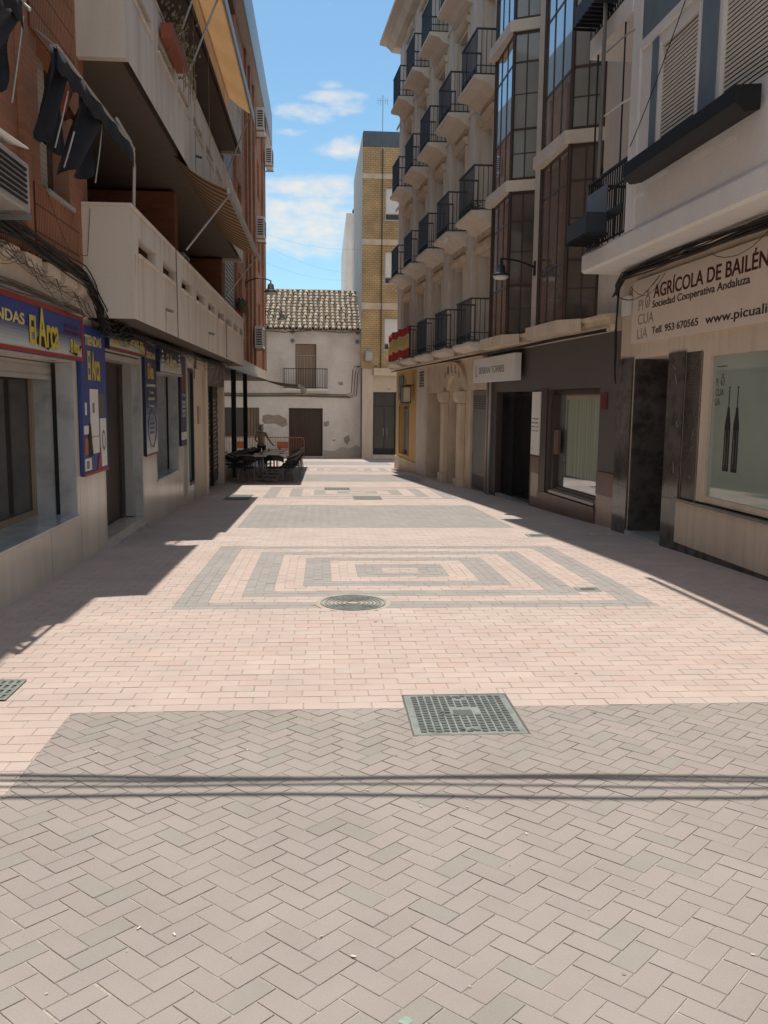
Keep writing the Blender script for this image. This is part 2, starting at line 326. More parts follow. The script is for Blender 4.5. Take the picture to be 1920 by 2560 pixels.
def text(s, fr, u, z, w, h, mat, parent, name='lettering', width=None, align='LEFT', ex=.004, shear=0, rot=0, bold=0.0):
    """words as solid letters standing on the facade; u,z = start of the base line, width = total length if given"""
    cu = bpy.data.curves.new(name, 'FONT'); cu.body = s; cu.size = 1; cu.extrude = .5; cu.shear = shear; cu.offset = bold
    t = bpy.data.objects.new('tmp', cu); C.objects.link(t); bpy.context.view_layer.update()
    me = bpy.data.meshes.new_from_object(t.evaluated_get(bpy.context.evaluated_depsgraph_get())); bpy.data.objects.remove(t)
    xs = [v.co.x for v in me.vertices]; ys = [v.co.y for v in me.vertices]; x0, x1 = min(xs), max(xs); y0, y1 = (0, .70) if any(c in s for c in 'gpqyj') else (min(ys), max(ys))
    sy = h/(y1-y0); sxx = (width/(x1-x0)) if width else sy
    d = fr.dir(); out = fr.P(0, 1, 0)-fr.P(0, 0, 0); st = fr.P(u, w, z); base = LOC[parent.name]; ca, sa = math.cos(rot), math.sin(rot)
    for v in me.vertices:
        a, b = (v.co.x-x0)*sxx, (v.co.y-y0)*sy
        p = st+d*(a*ca-b*sa)+Vector((0, 0, a*sa+b*ca))+out*((v.co.z+.5)*ex); v.co = p-base
    me.materials.clear(); me.materials.append(K[mat]); o = bpy.data.objects.new(name, me); C.objects.link(o); o.parent = parent; LOC[o.name] = base
    return o

# ------------------------------------------------------------------ ground
mb = MB(); ys = [-12, -4, 0]+[i*1.0 for i in range(1, 60)]+[70, 100, 200, 600]; rows = [[(x, y, gz(y)-.0030) for x in (-400, -40, -6, 0, 6, 40, 400)] for y in ys]
mb.sheet(rows).build('ground', 'joint', kind='structure', fix=False)
PK = [(.525, .420, .372), (.52, .415, .365), (.53, .425, .374), (.518, .418, .372), (.525, .410, .36)]
GR = [(.345, .315, .296), (.34, .312, .295), (.35, .318, .296), (.34, .315, .30)]
def pick(pal, x, y):
    c = random.choice(pal); k = random.uniform(.965, 1.035)
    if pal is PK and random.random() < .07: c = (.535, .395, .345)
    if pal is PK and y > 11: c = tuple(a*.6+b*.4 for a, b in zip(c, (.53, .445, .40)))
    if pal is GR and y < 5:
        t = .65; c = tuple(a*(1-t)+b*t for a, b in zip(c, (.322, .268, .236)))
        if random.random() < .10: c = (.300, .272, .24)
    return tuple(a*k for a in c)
def clip(poly, x0, x1, y0, y1):
    for (ax, val, keep) in ((0, x0, 1), (0, x1, -1), (1, y0, 1), (1, y1, -1)):
        out = []
        for i in range(len(poly)):
            a, b = poly[i], poly[(i+1) % len(poly)]; ia = (a[ax]-val)*keep >= 0; ib = (b[ax]-val)*keep >= 0
            if ia: out.append(a)
            if ia != ib:
                t = (val-a[ax])/(b[ax]-a[ax]); out.append((a[0]+t*(b[0]-a[0]), a[1]+t*(b[1]-a[1])))
        poly = out
        if len(poly) < 3: return None
    ar = abs(sum(poly[i][0]*poly[(i+1) % len(poly)][1]-poly[(i+1) % len(poly)][0]*poly[i][1] for i in range(len(poly))))/2
    return poly if ar > .0006 else None
HOLES = [(.50, 1.15, 4.47, 5.13)]
bm_ = MB()
def brick(poly, pal, gap=.0021):
    cx = sum(p[0] for p in poly)/len(poly); cy = sum(p[1] for p in poly)/len(poly)
    for h in HOLES:
        xs = [p[0] for p in poly]; ys_ = [p[1] for p in poly]
        if max(xs) > h[0] and min(xs) < h[1] and max(ys_) > h[2] and min(ys_) < h[3]:
            for r in ((-99, h[0], -99, 99), (h[1], 99, -99, 99), (h[0], h[1], -99, h[2]), (h[0], h[1], h[3], 99)):
                q = clip(poly, *r)
                if q: brick(q, pal, gap)
            return
    if (cx-.29)**2+(cy-7.66)**2 < .32**2: return
    n = len(poly); dz = random.uniform(-.0009, .0009); tx = random.uniform(-.005, .005); ty = random.uniform(-.005, .005)
    g = gap*random.uniform(.7, 1.4)*(2.0 if random.random() < .05 else 1)
    def ins(d, dzz):
        o = []
        for x, y in poly:
            l = math.hypot(x-cx, y-cy) or 1; k = max(0, 1-1.4*d/l); X = cx+(x-cx)*k; Y = cy+(y-cy)*k
            o.append((X, Y, gz(Y)+dz+dzz+tx*(X-cx)+ty*(Y-cy)))
        return o
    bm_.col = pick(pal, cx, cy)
    if cy < 12: bm_.add(ins(g, -.0026)+ins(g+.0018, 0), [tuple(range(n, 2*n))]+[(i, (i+1) % n, n+(i+1) % n, n+i) for i in range(n)])
    else: bm_.add(ins(g*.9, 0), [tuple(range(n))])
def rows_x(x0, x1, y0, y1, pal, L_=.205, P_=.112):
    n = max(1, round((y1-y0)/P_)); P_ = (y1-y0)/n
    for j in range(n):
        o = (j % 2)*L_/2+random.uniform(-.012, .012); x = x0-o-.3*random.random()*0
        while x < x1:
            q = clip([(x, y0+j*P_), (x+L_, y0+j*P_), (x+L_, y0+(j+1)*P_), (x, y0+(j+1)*P_)], x0, x1, y0, y1)
            if q: brick(q, pal)
            x += L_
def rows_y(x0, x1, y0, y1, pal, L_=.205, P_=.0945):
    n = max(1, round((x1-x0)/P_)); P_ = (x1-x0)/n
    for j in range(n):
        y = y0-(j % 2)*L_/2
        while y < y1:
            q = clip([(x0+j*P_, y), (x0+(j+1)*P_, y), (x0+(j+1)*P_, y+L_), (x0+j*P_, y+L_)], x0, x1, y0, y1)
            if q: brick(q, pal)
            y += L_
def herring(x0, x1, y0, y1, pal, W_=.101):
    if y0 < 5: W_ = .089
    ca = math.cos(math.radians(45)); Ld = 2*W_
    cx0, cy0 = (x0+x1)/2, (y0+y1)/2; R = int(math.hypot(x1-x0, y1-y0)/W_/1.2)+5
    ky = .92 if y0 < 5 else .87
    def tr(a, b): return (cx0+(a-b)*ca, cy0+(a+b)*ca*ky)
    for i in range(-R, R):
        for j in range(-R, R):
            # herringbone: cell (i,j); horizontal brick starts when (i-j)%4==0, vertical when (i-j)%4==3
            k = (i-j) % 4; a, b = i*W_, j*W_
            if k == 0: r = [(a, b), (a+Ld, b), (a+Ld, b+W_), (a, b+W_)]
            elif k == 3: r = [(a, b), (a+W_, b), (a+W_, b+Ld), (a, b+Ld)]
            else: continue
            q = clip([tr(*p) for p in r], x0, x1, y0, y1)
            if q: brick(q, pal)
XL, XR = -1.36, 3.03
def conc(y0, y1):
    bx, by = .283, .252; x0, x1 = XL+.05, XR+.04
    for k in range(7):
        pal = GR if k % 2 == 0 else PK
        rows_x(x0, x1, y0, y0+by, pal, P_=.13); rows_x(x0, x1, y1-by, y1, pal, P_=.13)
        rows_y(x0, x0+bx, y0+by, y1-by, pal); rows_y(x1-bx, x1, y0+by, y1-by, pal)
        x0 += bx; x1 -= bx; y0 += by; y1 -= by
        if y1-y0 < .1: return
    rows_x(x0, x1, y0, y1, PK, P_=.1)
def edgeL(y): return -2.76
def pinkrow(y0, y1, xa=-2.78, xb=4.95): rows_x(xa, xb, y0, y1, PK)
segs = [('h', .5, 4.9), ('c', 7.46, 11.3), ('h', 13.4, 17.45), ('c', 19.1, 22.95), ('h', 25.3, 29.4), ('c', 31.2, 35.0), ('h', 37.0, 41.0)]
prev = .5
for t, a, b in segs:
    if a > prev: pinkrow(prev, a)
    xl = XL-.08 if (t == 'h' and a < 5) else XL+.05
    xr = 4.95 if (t == 'h' and a < 5) else XR+.04
    pinkrow(a, b, -2.78, xl)
    if xr < 4.9: pinkrow(a, b, xr, 4.95)
    if t == 'h': herring(xl, xr, a, b, GR)
    else: conc(a, b)
    prev = b
pinkrow(prev, 47.2, -6.5, 5)
bm_.build('pavement', 'pave', cols=True, fix=False, kind='structure')

# ------------------------------------------------------------------ manholes, gratings
def plate_z(x, y): return gz(y)+.002
cvr = thing('manhole_cover', 'square cast iron manhole cover with raised studs at the edge of the grey herringbone', 'manhole cover', (.82, 4.8, plate_z(.8, 4.8)), 'manhole covers')
mb = MB(); a0, a1, b0, b1 = .515, 1.135, 4.485, 5.115; g0 = gz(4.8)
mb.box(WF, b0, b1, a0, a1, g0-.03, g0-.001); mb.build('plate', 'castiron', cvr)
mb = MB()
for (p, q, r, s_) in ((a0-.022, a0-.004, b0-.02, b1+.02), (a1+.004, a1+.022, b0-.02, b1+.02)): mb.box(WF, r, s_, p, q, g0-.03, g0-.002)
for (r, s_) in ((b0-.02, b0-.004), (b1+.004, b1+.02)): mb.box(WF, r, s_, a0-.004, a1+.004, g0-.03, g0-.002)
mb.build('frame', 'castdark', cvr)
mb = MB(); nx, ny = 13, 15
for i in range(nx):
    for j in range(ny):
        x = a0+.03+(a1-a0-.06)*(i+.5)/nx; y = b0+.02+(b1-b0-.04)*(j+.5)/ny+(.008 if i % 2 else 0)
        if 4.2 < i < 8.6 and 6.4 < j < 9.4: continue
        if 5 < i < 7.4 and (j == 1 or j == 13): continue
        mb.box(WF, y-.011, y+.011, x-.016, x+.016, g0-.001, g0+.003)
mb.build('studs', 'castdark', cvr)
mb = MB(); mb.box(WF, 4.77, 4.845, .70, .765, g0-.001, g0+.003); mb.build('badge', 'castiron', cvr)
mb = MB()
for y in (4.783, 4.803, 4.825): mb.box(WF, y, y+.008, .715, .752, g0+.003, g0+.005)
mb.box(WF, 4.783, 4.833, .709, .715, g0+.003, g0+.005); mb.build('letter', 'castdark', cvr)
mb = MB(); mb.box(WF, 4.77, 4.85, .775, .885, g0-.001, g0+.002); mb.build('badge', 'castdark', cvr, label='dark worn square field')
mb = MB()
for y in (4.545, 5.06): mb.lathe((.79, y, g0-.001), [(.016, 0), (.016, .004), (.009, .004)], 10); mb.lathe((.84, y, g0-.001), [(.016, 0), (.016, .004), (.009, .004)], 10)
mb.build('lifting_eye', 'castdark', cvr)
rc = thing('manhole_cover', 'round cast iron manhole cover with concentric rings in the first concentric paving panel', 'manhole cover', (.29, 7.66, gz(7.66)), 'manhole covers')
z7 = gz(7.66)
MB().lathe((.29, 7.66, z7-.02), [(.345, 0), (.345, .0235), (.30, .0245)], 48).build('collar', 'cement', rc)
def ringprof(rs): 
    p = []
    for i, r in enumerate(rs): p += [(r, .022 if i % 2 else .028)]*1+[(max(r-.012, .001), .022 if i % 2 else .028)]
    return p
mb = MB(); mb.lathe((.29, 7.66, z7-.02), [(.30, 0), (.30, .024), (.001, .024)], 48); mb.build('plate', 'castdark', rc)
mb = MB()
for r in (.298, .262, .225, .19, .152, .115, .07): mb.lathe((.29, 7.66, z7), [(r, 0), (r, .011), (r-.017, .011), (r-.017, 0)], 48)
for k in range(24):
    a = k*math.pi/12; r = .244; mb.box(WF, 7.66+r*math.sin(a)-.008, 7.66+r*math.sin(a)+.008, .29+r*math.cos(a)-.012, .29+r*math.cos(a)+.012, z7, z7+.010)
mb.build('rings', 'castiron', rc)
def grate(x0, x1, y0, y1, label, n=10, cat='drain grating'):
    z = gz((y0+y1)/2); t = thing('drain_grating', label, cat, ((x0+x1)/2, (y0+y1)/2, z), 'drain gratings')
    zz = lambda y: gz(y)
    mb = MB(); mb.add([(x0, y0, zz(y0)+.004), (x1, y0, zz(y0)+.004), (x1, y1, zz(y1)+.004), (x0, y1, zz(y1)+.004)], [(0, 1, 2, 3)]); mb.build('pit', 'castdark', t)
    mb = MB()
    for i in range(n+1):
        x = x0+(x1-x0)*i/n; w_ = .012
        mb.add([(x-w_, y0, zz(y0)+.009), (x+w_, y0, zz(y0)+.009), (x+w_, y1, zz(y1)+.009), (x-w_, y1, zz(y1)+.009)], [(0, 1, 2, 3)])
    for j in range(5):
        y = y0+(y1-y0)*j/4; mb.add([(x0-.012, y-.012, zz(y)+.010), (x1+.012, y-.012, zz(y)+.010), (x1+.012, y+.012, zz(y)+.010), (x0-.012, y+.012, zz(y)+.010)], [(0, 1, 2, 3)])
    mb.build('bars', 'castiron', t)
grate(-2.45, -1.90, 5.13, 5.5, 'iron drain grating cut off by the left edge, beside the pink bricks', 12)
grate(-2.12, -1.58, 18.6, 20.1, 'iron drain grating lying in the strip of sun before the cafe terrace', 8)
grate(.73, 1.34, 18.85, 19.8, 'iron drain grating in the middle of the street before the second concentric panel', 14)
grate(.09, .72, 21.9, 22.65, 'far iron drain grating inside the second concentric panel', 8)
for lab, x0, x1, y0, y1 in (('small iron inspection lid beside the shadow of the dark grey shop', 3.03, 3.36, 12.25, 12.5), ('small iron lid at the right end of the first concentric panel', 2.52, 2.76, 8.12, 8.3)):
    t = thing('inspection_lid', lab, 'utility cover', ((x0+x1)/2, (y0+y1)/2, gz(y0)), 'small inspection lids')
    MB().box(WF, y0, y1, x0, x1, gz(y1)-.02, gz(y0)+.004).build('lid', 'castiron', t)
    MB().box(WF, y0+.05, y1-.05, x0+.05, x1-.05, gz(y0), gz(y0)+.007).build('keyway', 'castdark', t)
mb = MB()
for k in range(90):
    y = random.uniform(1.7, 6.5); x = random.uniform(-1.5, 3.5)
    if y > 4 and random.random() < .6: continue
    a = random.uniform(0, 3); l_ = random.uniform(.003, .009); w_ = l_*.4; z = gz(y)+.003
    ca, sa = math.cos(a), math.sin(a); q = [(x+ca*p-sa*r, y+sa*p+ca*r) for p, r in ((-l_, -w_), (l_, -w_), (l_*1.2, w_), (-l_*.8, w_))]
    mb.plan(q, z, z+.002)
mb.build('litter', 'litter', kind='stuff')
mb = MB()
for (x, y, r) in ((-.42, 1.86, .03), (.25, 2.3, .022), (-1.0, 1.62, .018)):
    mb.add([(x+r*random.uniform(.7, 1.2)*math.cos(a*.5), y+r*.8*math.sin(a*.5), gz(y)+.0022) for a in range(12)], [tuple(range(12))])
mb.build('paint_spots', 'greenpaint', kind='structure')
mb = MB()
for k in range(14):
    y = random.uniform(1.7, 7.0); x = random.uniform(-1.3, 3.3); r = random.uniform(.006, .018); n = 9
    mb.add([(x+r*random.uniform(.7, 1.2)*math.cos(a*2*math.pi/n), y+r*random.uniform(.7, 1.2)*math.sin(a*2*math.pi/n), gz(y)+.0021) for a in range(n)], [tuple(range(n))])
mb.build('gum_spots', 'gum', kind='stuff')
for lab, (x, y), s_ in (('torn scrap of white paper in the shade by the grey shop', (4.05, 12.55), .06), ('flat white paper scrap nearest the black door', (4.3, 12.5), .08)):
    o = MB().add([(x, y, gz(y)+.004), (x+s_, y+.02, gz(y)+.012), (x+s_*.9, y+.07, gz(y)+.005), (x-.01, y+.06, gz(y)+.01)], [(0, 1, 2, 3)]).build('paper_scrap', 'white'); tag(o, lab, 'litter', 'paper scraps by the right wall')

# ------------------------------------------------------------------ shared small builders
def ac_unit(fr, u0, u1, z0, z1, w1, label, w0=0.03, body='acwhite'):
    t = thing('air_conditioner', label, 'air conditioner', fr.P(u0, w0, z0), 'air conditioner units on the facades')
    MB().box(fr, u0, u1, w0+.06, w1, z0, z1).build('casing', body, t, bevel=.015)
    mb = MB()     # grille on the near side and front fan grille
    for k in range(7):
        z = z0+(z1-z0)*(.14+.11*k); mb.box(fr, u0-.012, u0, w0+.12, w1-.05, z, z+(z1-z0)*.05)
        mb.box(fr, u0+.08, u1-.10, w1, w1+.012, z, z+(z1-z0)*.05)
    mb.build('grille', 'black', t)
    mb = MB(); mb.box(fr, u0+.05, u0+.09, w0-.03, w1+.02, z0-.06, z0-.02).box(fr, u1-.09, u1-.05, w0-.03, w1+.02, z0-.06, z0-.02).box(fr, u0+.05, u0+.09, w0-.03, w0, z0-.35, z0-.06).box(fr, u1-.09, u1-.05, w0-.03, w0, z0-.35, z0-.06)
    mb.build('bracket', 'greymid', t); return t
def cable(pts, r, name, label, mat='cable', sag=0, n=5, group='cables strung along the facades'):
    q = []
    for a, b in zip(pts, pts[1:]):
        a, b = Vector(a), Vector(b)
        for k in range(8): t = k/8; p = a.lerp(b, t); p.z -= sag*4*t*(1-t); q.append(p)
    q.append(Vector(pts[-1])); o = MB().tube(q, r, n).build(name, mat, smooth=True)
    if label: tag(o, label, 'cable', group)
    return o
def bundle(fr, path, n, spread, label, mat='cable', r=.009, loops=0, group=None, group_name='cable_bundle'):
    t = thing(group_name, label, 'cables', fr.P(*path[0]), group)
    mb = MB()
    for i in range(n):
        off = (random.uniform(-.3, 1)*spread, random.uniform(-1, 1)*spread); q = []
        ph = random.uniform(0, 6)
        for a, b in zip(path, path[1:]):
            for k in range(7):
                s_ = k/7; u = a[0]+(b[0]-a[0])*s_; w = a[1]+(b[1]-a[1])*s_; z = a[2]+(b[2]-a[2])*s_
                ph += random.uniform(.1, 1.3); q.append(fr.P(u, max(w+off[0]+spread*.35*math.sin(ph), .012), z+off[1]+spread*.5*math.cos(ph*1.1)))
        q.append(fr.P(*path[-1])); mb.tube(q, r*random.uniform(.6, 1.5), 5)
    mb.build('strands', mat, t, smooth=True)
    if loops:
        mb = MB(); L0 = path[0]; L1 = path[-1]
        for i in range(loops):
            s_ = random.random(); e = min(1, s_+random.uniform(.08, .3)); d = random.uniform(.06, .24)
            p0 = [L0[k]+(L1[k]-L0[k])*s_ for k in range(3)]; p1 = [L0[k]+(L1[k]-L0[k])*e for k in range(3)]
            q = [fr.P(p0[0]+(p1[0]-p0[0])*k/8, max(.02, p0[1]+random.uniform(0, .02)), p0[2]+(p1[2]-p0[2])*k/8-d*4*(k/8)*(1-k/8)) for k in range(9)]
            mb.tube(q, r*.45, 4)
        mb.build('slack_loops', mat, t, smooth=True)
    return t
def wall_lamp(base, tip, label, sc=1.0):
    b, e = Vector(base), Vector(tip); t = thing('wall_lamp', label, 'street lamp', b, 'street lamps on wall brackets')
    q = [b.lerp(e, k/10)+Vector((0, 0, (.16 if sc == 1 else .05)*math.sin(math.pi*k/10*.9)+(.0))) for k in range(11)]
    mb = MB(); mb.tube(q, .028*sc, 8, .018); mb.tube([q[-1]+Vector((0, 0, .02)), q[-1]-Vector((0, 0, .12))], .022, 8)
    mb.build('arm', 'iron', t, smooth=True)
    mb = MB(); mb.box(WF, b.y-.06, b.y+.06, b.x-.02, b.x+.02, b.z-.16, b.z+.12); mb.build('wall_plate', 'iron', t)
    h = q[-1]-Vector((0, 0, .12+.28*sc)); MB().lathe(h, [(a*sc, b*sc if sc < 1 else b) for a, b in [(.24, 0), (.25, .015), (.17, .07), (.125, .10), (.105, .27), (.04, .30), (.03, .33)]], 24).build('lamp_shade', 'iron', t, smooth=True)
    MB().lathe(h-Vector((0, 0, .03)), [(a*sc, b) for a, b in [(.02, -.05), (.15, -.03), (.20, 0), (.21, .03)]], 24).build('diffuser', 'acwhite', t, smooth=True); return t

# ------------------------------------------------------------------ LEFT: brick apartment building with shops
Lb = thing('brick_apartment_building', 'tall red brick apartment building with long cream balconies and tiled shopfronts', 'building', (-2.75, 10, gz(10)))
SL = -.6
mb = MB(); holes(mb, LF, 1, 20.25, SL, 2.72, [(3.0, 9.9, .48, 2.18, .50), (11.2, 13.5, -.02, 2.40, .32), (14.67, 16.88, .44, 2.21, .45), (17.9, 18.75, .0, 2.42, .06), (5.9, 6.0, 1, 1.1, .01)])
mb.build('shop_wall', 'marble', Lb)
MB().box(LF, 1, 6.2, .002, .03, SL, .47).build('wall_base', 'marble', Lb)
# grey marble reveals laid 3 mm proud inside each opening
mb = MB()
for (a, b, c, d, e) in ((3.0, 9.9, .48, 2.18, .5), (11.2, 13.5, -.02, 2.4, .32), (14.67, 16.88, .44, 2.21, .45)):
    mb.box(LF, b-.02, b-.003, -e, -.004, c+.003, d-.003).box(LF, a+.003, a+.02, -e, -.004, c+.003, d-.003)
mb.build('marble_reveal', 'gmarble', Lb, split=True)
mb = MB(); mb.box(LF, 2.9, 9.92, -.5, .025, .45, .483).box(LF, 14.65, 16.9, -.45, .02, .41, .443); mb.build('window_sill', 'gmarble', Lb, split=True, bevel=.004)
mb = MB(); mb.box(LF, 11.19, 13.51, -.32, .06, gz(12.3)-.1, gz(12.3)+.055); mb.build('door_step', 'gmarble', Lb, bevel=.006)
mb = MB()
for u in (4.4, 5.9, 7.4, 8.9, 10.0, 11.15, 13.55, 14.6, 16.95, 17.55): mb.box(LF, u, u+.006, .0005, .0315 if u < 6.1 else .0012, -.5, .45 if not (9.95 < u < 11.2 or 13.5 < u < 14.65 or u > 16.9) else .88)
mb.build('slab_joint', 'greymid', Lb, split=True)
# display window 1
def shopwin(u0, u1, z0, z1, e, divs, glass='glassdark', fm='bronze', par=None, name='display_window'):
    w = MB(); w.box(LF, u0, u1, -e-.05, -e, z0, z0+.07).box(LF, u0, u1, -e-.05, -e, z1-.07, z1).box(LF, u0, u0+.07, -e-.05, -e, z0+.07, z1-.07).box(LF, u1-.07, u1, -e-.05, -e, z0+.07, z1-.07)
    for d in divs: w.box(LF, d-.03, d+.03, -e-.05, -e, z0+.07, z1-.07)
    f = w.build(name, fm, par); MB().box(LF, u0+.05, u1-.05, -e-.04, -e-.03, z0+.05, z1-.05).build('pane', glass, f); return f
shopwin(3.0, 9.88, .48, 2.18, .44, (8.6, 5.5), par=Lb, fm='woodpale')
shopwin(14.69, 16.86, .44, 2.21, .40, (), par=Lb, fm='bronze')
mb = MB(); mb.box(LF, 9.86, 9.878, -.23, -.19, .49, 2.17).box(LF, 16.842, 16.857, -.21, -.18, .45, 2.2); mb.build('shutter_guide', 'black', Lb, split=True)
mb = MB()
for k in range(4): mb.box(LF, 3.0, 9.87, -.3, -.24+.01*(k % 2), 2.17-.045*(k+1), 2.17-.045*k)
mb.build('roller_shutter', 'alu', Lb)
# door 1
d = MB(); d.box(LF, 11.22, 13.36, -.32, -.27, 2.28, 2.36).box(LF, 11.22, 11.29, -.32, -.27, -.02, 2.28).box(LF, 13.28, 13.36, -.32, -.27, -.02, 2.28).box(LF, 12.2, 12.27, -.32, -.26, -.02, 2.28)
d = d.build('shop_door', 'bronze', Lb); MB().box(LF, 11.25, 13.3, -.31, -.30, 0, 2.3).build('pane', 'darkpane', d)
mb = MB(); mb.box(LF, 13.38, 13.47, -.25, -.12, 0.0, 2.30).box(LF, 11.22, 13.47, -.25, -.02, 2.30, 2.38); mb.build('door_frame', 'alu', Lb)
MB().tube([LF.P(12.15, -.24, .95), LF.P(12.15, -.24, 1.25)], .015).build('door_handle', 'alu', Lb)
# narrow door 2 and grey post
d = MB().box(LF, 17.9, 18.72, -.055, -.03, .0, 2.4).build('glass_door', 'glassgreen', Lb); mb = MB(); mb.box(LF, 18.66, 18.74, -.04, .03, 0, 2.42).box(LF, 17.9, 18.66, -.04, .03, 2.34, 2.42).box(LF, 17.9, 18.66, -.04, .03, 0.0, .07); mb.build('door_frame', 'iron', d)
MB().box(LF, 17.62, 17.84, 0, .05, SL, 2.55).build('post', 'alu', Lb)
mb = MB(); mb.box(LF, 18.9, 20.2, .004, .02, SL, 2.45).build('render_panel', 'plaster', Lb)
mb = MB(); mb.box(LF, 20.2, 20.55, 0, .10, SL, 2.72); mb.box(LF, 19.2, 20.2, .021, .06, 2.42, 2.72); mb.build('pilaster', 'plaster', Lb, split=True, bevel=.01)
mb = MB(); mb.box(LF, 19.28, 19.62, .02, .06, 1.25, 1.62); mb.build('letter_box', 'pinktile', Lb)
# roller shutter with graffiti
sh = MB()
for k in range(24): 
    z = -.42+k*.107; sh.box(LF, 20.6, 24.3, -.16, -.135+.012*(k % 2), z, z+.1)
sh = sh.build('roller_shutter', 'dshutter', Lb, label='dark roller shutter with graffiti on the slats')
mb = MB()
for k in range(3, 21):
    z = -.42+k*.107
    for (a, b) in ((21.0, 22.5), (22.9, 24.0)):
        s0 = a+random.uniform(0, .35); s1 = b-random.uniform(0, .35); mb.prism(LF, [(s0, z+.02), (s1, z+.035), (s1+.1, z+.085), (s0+.1, z+.065)], -.122, -.118)
mb.build('graffiti', 'graffiti', sh)
MB().box(LF, 22.62, 22.72, -.13, -.05, -.45, 2.2).build('shutter_guide', 'black', Lb, split=True)
sb = MB().box(LF, 20.6, 24.3, -.16, .06, 2.12, 2.72).build('shutter_box', 'fascia', Lb, label='dark box above the shutter with graffiti')
mb = MB()
for (a, b, c, d_) in ((21.0, 2.2, 21.15, 2.62), (21.2, 2.55, 22.1, 2.62), (21.3, 2.25, 21.7, 2.5), (22.0, 2.2, 22.9, 2.28), (22.4, 2.35, 22.9, 2.6), (23.2, 2.25, 23.7, 2.45)): mb.prism(LF, [(a, b), (a+.08, b-.02), (c+.1, d_-.03), (c, d_)], .061, .064)
mb.build('graffiti', 'graffiti', sb)
MB().box(LF, 24.3, 24.75, -1.2, .02, -.7, 2.72).build('pier', 'plaster', Lb)
# band between shops and brick
mb = MB(); mb.box(LF, 1, 10.45, -.1, .03, 2.70, 3.12); mb.box(LF, 24.8, 44.1, -.3, .03, 2.78, 3.18); mb.build('plaster_band', 'plaster', Lb, split=True)
mb = MB()
for k in range(9): mb.profile(LF, [(.03, 2.95), (.10, 2.98), (.10, 3.1), (.03, 3.1)], 5.2+k*.6, 5.2+k*.6+.42)
mb.build('band_block', 'plaster', Lb)
# porch: ceiling, rear wall, posts
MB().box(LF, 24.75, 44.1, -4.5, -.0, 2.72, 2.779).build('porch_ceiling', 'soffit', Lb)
MB().box(LF, 24.76, 44, -4.7, -4.5, -1.5, 2.75).build('porch_rear_wall', 'whitewash', Lb)
for u in (27.2, 31.3): MB().box(LF, u-.07, u+.07, -.04, .10, gz(u)-.02, 2.78).build('porch_post', 'black', Lb)
# core behind
mb = MB(); mb.box(LF, 1, 24.7, -9, -.7, -.8, 2.7).box(LF, 1, 24.8, -9, -1.75, 2.8, 12.1).box(LF, 24.8, 44.1, -9, -1.75, 2.8, 15.5); mb.build('building_core', 'brown', Lb, split=True)
# brick wall, near part
BH = [(9.02, 10.0, 3.86, 5.22, .2), (6.0, 7.6, 3.86, 5.22, .2), (9.02, 10.0, 6.9, 8.2, .2)]
holes(MB(), LF, 1, 10.74, 3.12, 12.1, BH).build('brick_wall', 'brick', Lb)
mb = MB(); mb.box(LF, 8.75, 10.25, .002, .022, 3.14, 3.84); mb.box(LF, 7.0, 8.25, .002, .022, 3.14, 3.84); mb.box(LF, 8.8, 10.3, .002, .02, 5.25, 6.85); mb.build('ribbed_panel', 'rib', Lb, split=True)
mb = MB(); mb.box(LF, 8.4, 8.6, .003, .05, 3.14, 12.0); mb.build('brick_pilaster', 'brick', Lb, split=True)
for (a, b, c, d_) in ((9.02, 10.0, 3.86, 5.22), (6.0, 7.6, 3.86, 5.22)):
    w_ = MB().box(LF, a, b, -.2, -.17, c, d_).build('window', 'glassdark', Lb)
    mb = MB(); k = c+.55
    while k < d_: mb.box(LF, a+.02, a+.02+(b-a)*.62, -.15, -.125, k, k+.055); k += .06
    k = c+.05
    while k < c+.55: mb.box(LF, a+.02, a+.02+(b-a)*.62, -.15, -.125, k, k+.055); k += .06
    mb.build('roller_blind', 'shutter', w_); MB().box(LF, a+.1, b+.04, -.15, .05, c-.045, c).build('sill', 'alu', w_)
# loggias (two floors) u 10.74..24.9
for z0, z1, tag_ in ((2.9, 5.62, 1), (5.9, 8.7, 2), (8.98, 11.9, 3)):
    mb = MB(); mb.box(LF, 10.5, 10.74, -1.7, -.002, z0, z1); mb.box(LF, 16.9, 17.3, -1.7, .0, z0, z1); mb.box(LF, 24.6, 25.0, -1.7, -.003, z0, z1)
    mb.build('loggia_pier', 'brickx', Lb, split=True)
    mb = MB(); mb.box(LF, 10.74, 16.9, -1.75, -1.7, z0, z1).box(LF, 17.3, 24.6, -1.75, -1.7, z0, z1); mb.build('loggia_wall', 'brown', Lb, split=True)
    for (a, b) in ((12, 13.6), (18.5, 20.2), (21.8, 23.2)):
        w_ = MB().box(LF, a, b, -1.70, -1.66, z0+.1, z1-.5).build('window', 'alu', Lb); MB().box(LF, a+.06, b-.06, -1.655, -1.65, z0+.2, z1-.6).build('pane', 'glass', w_)
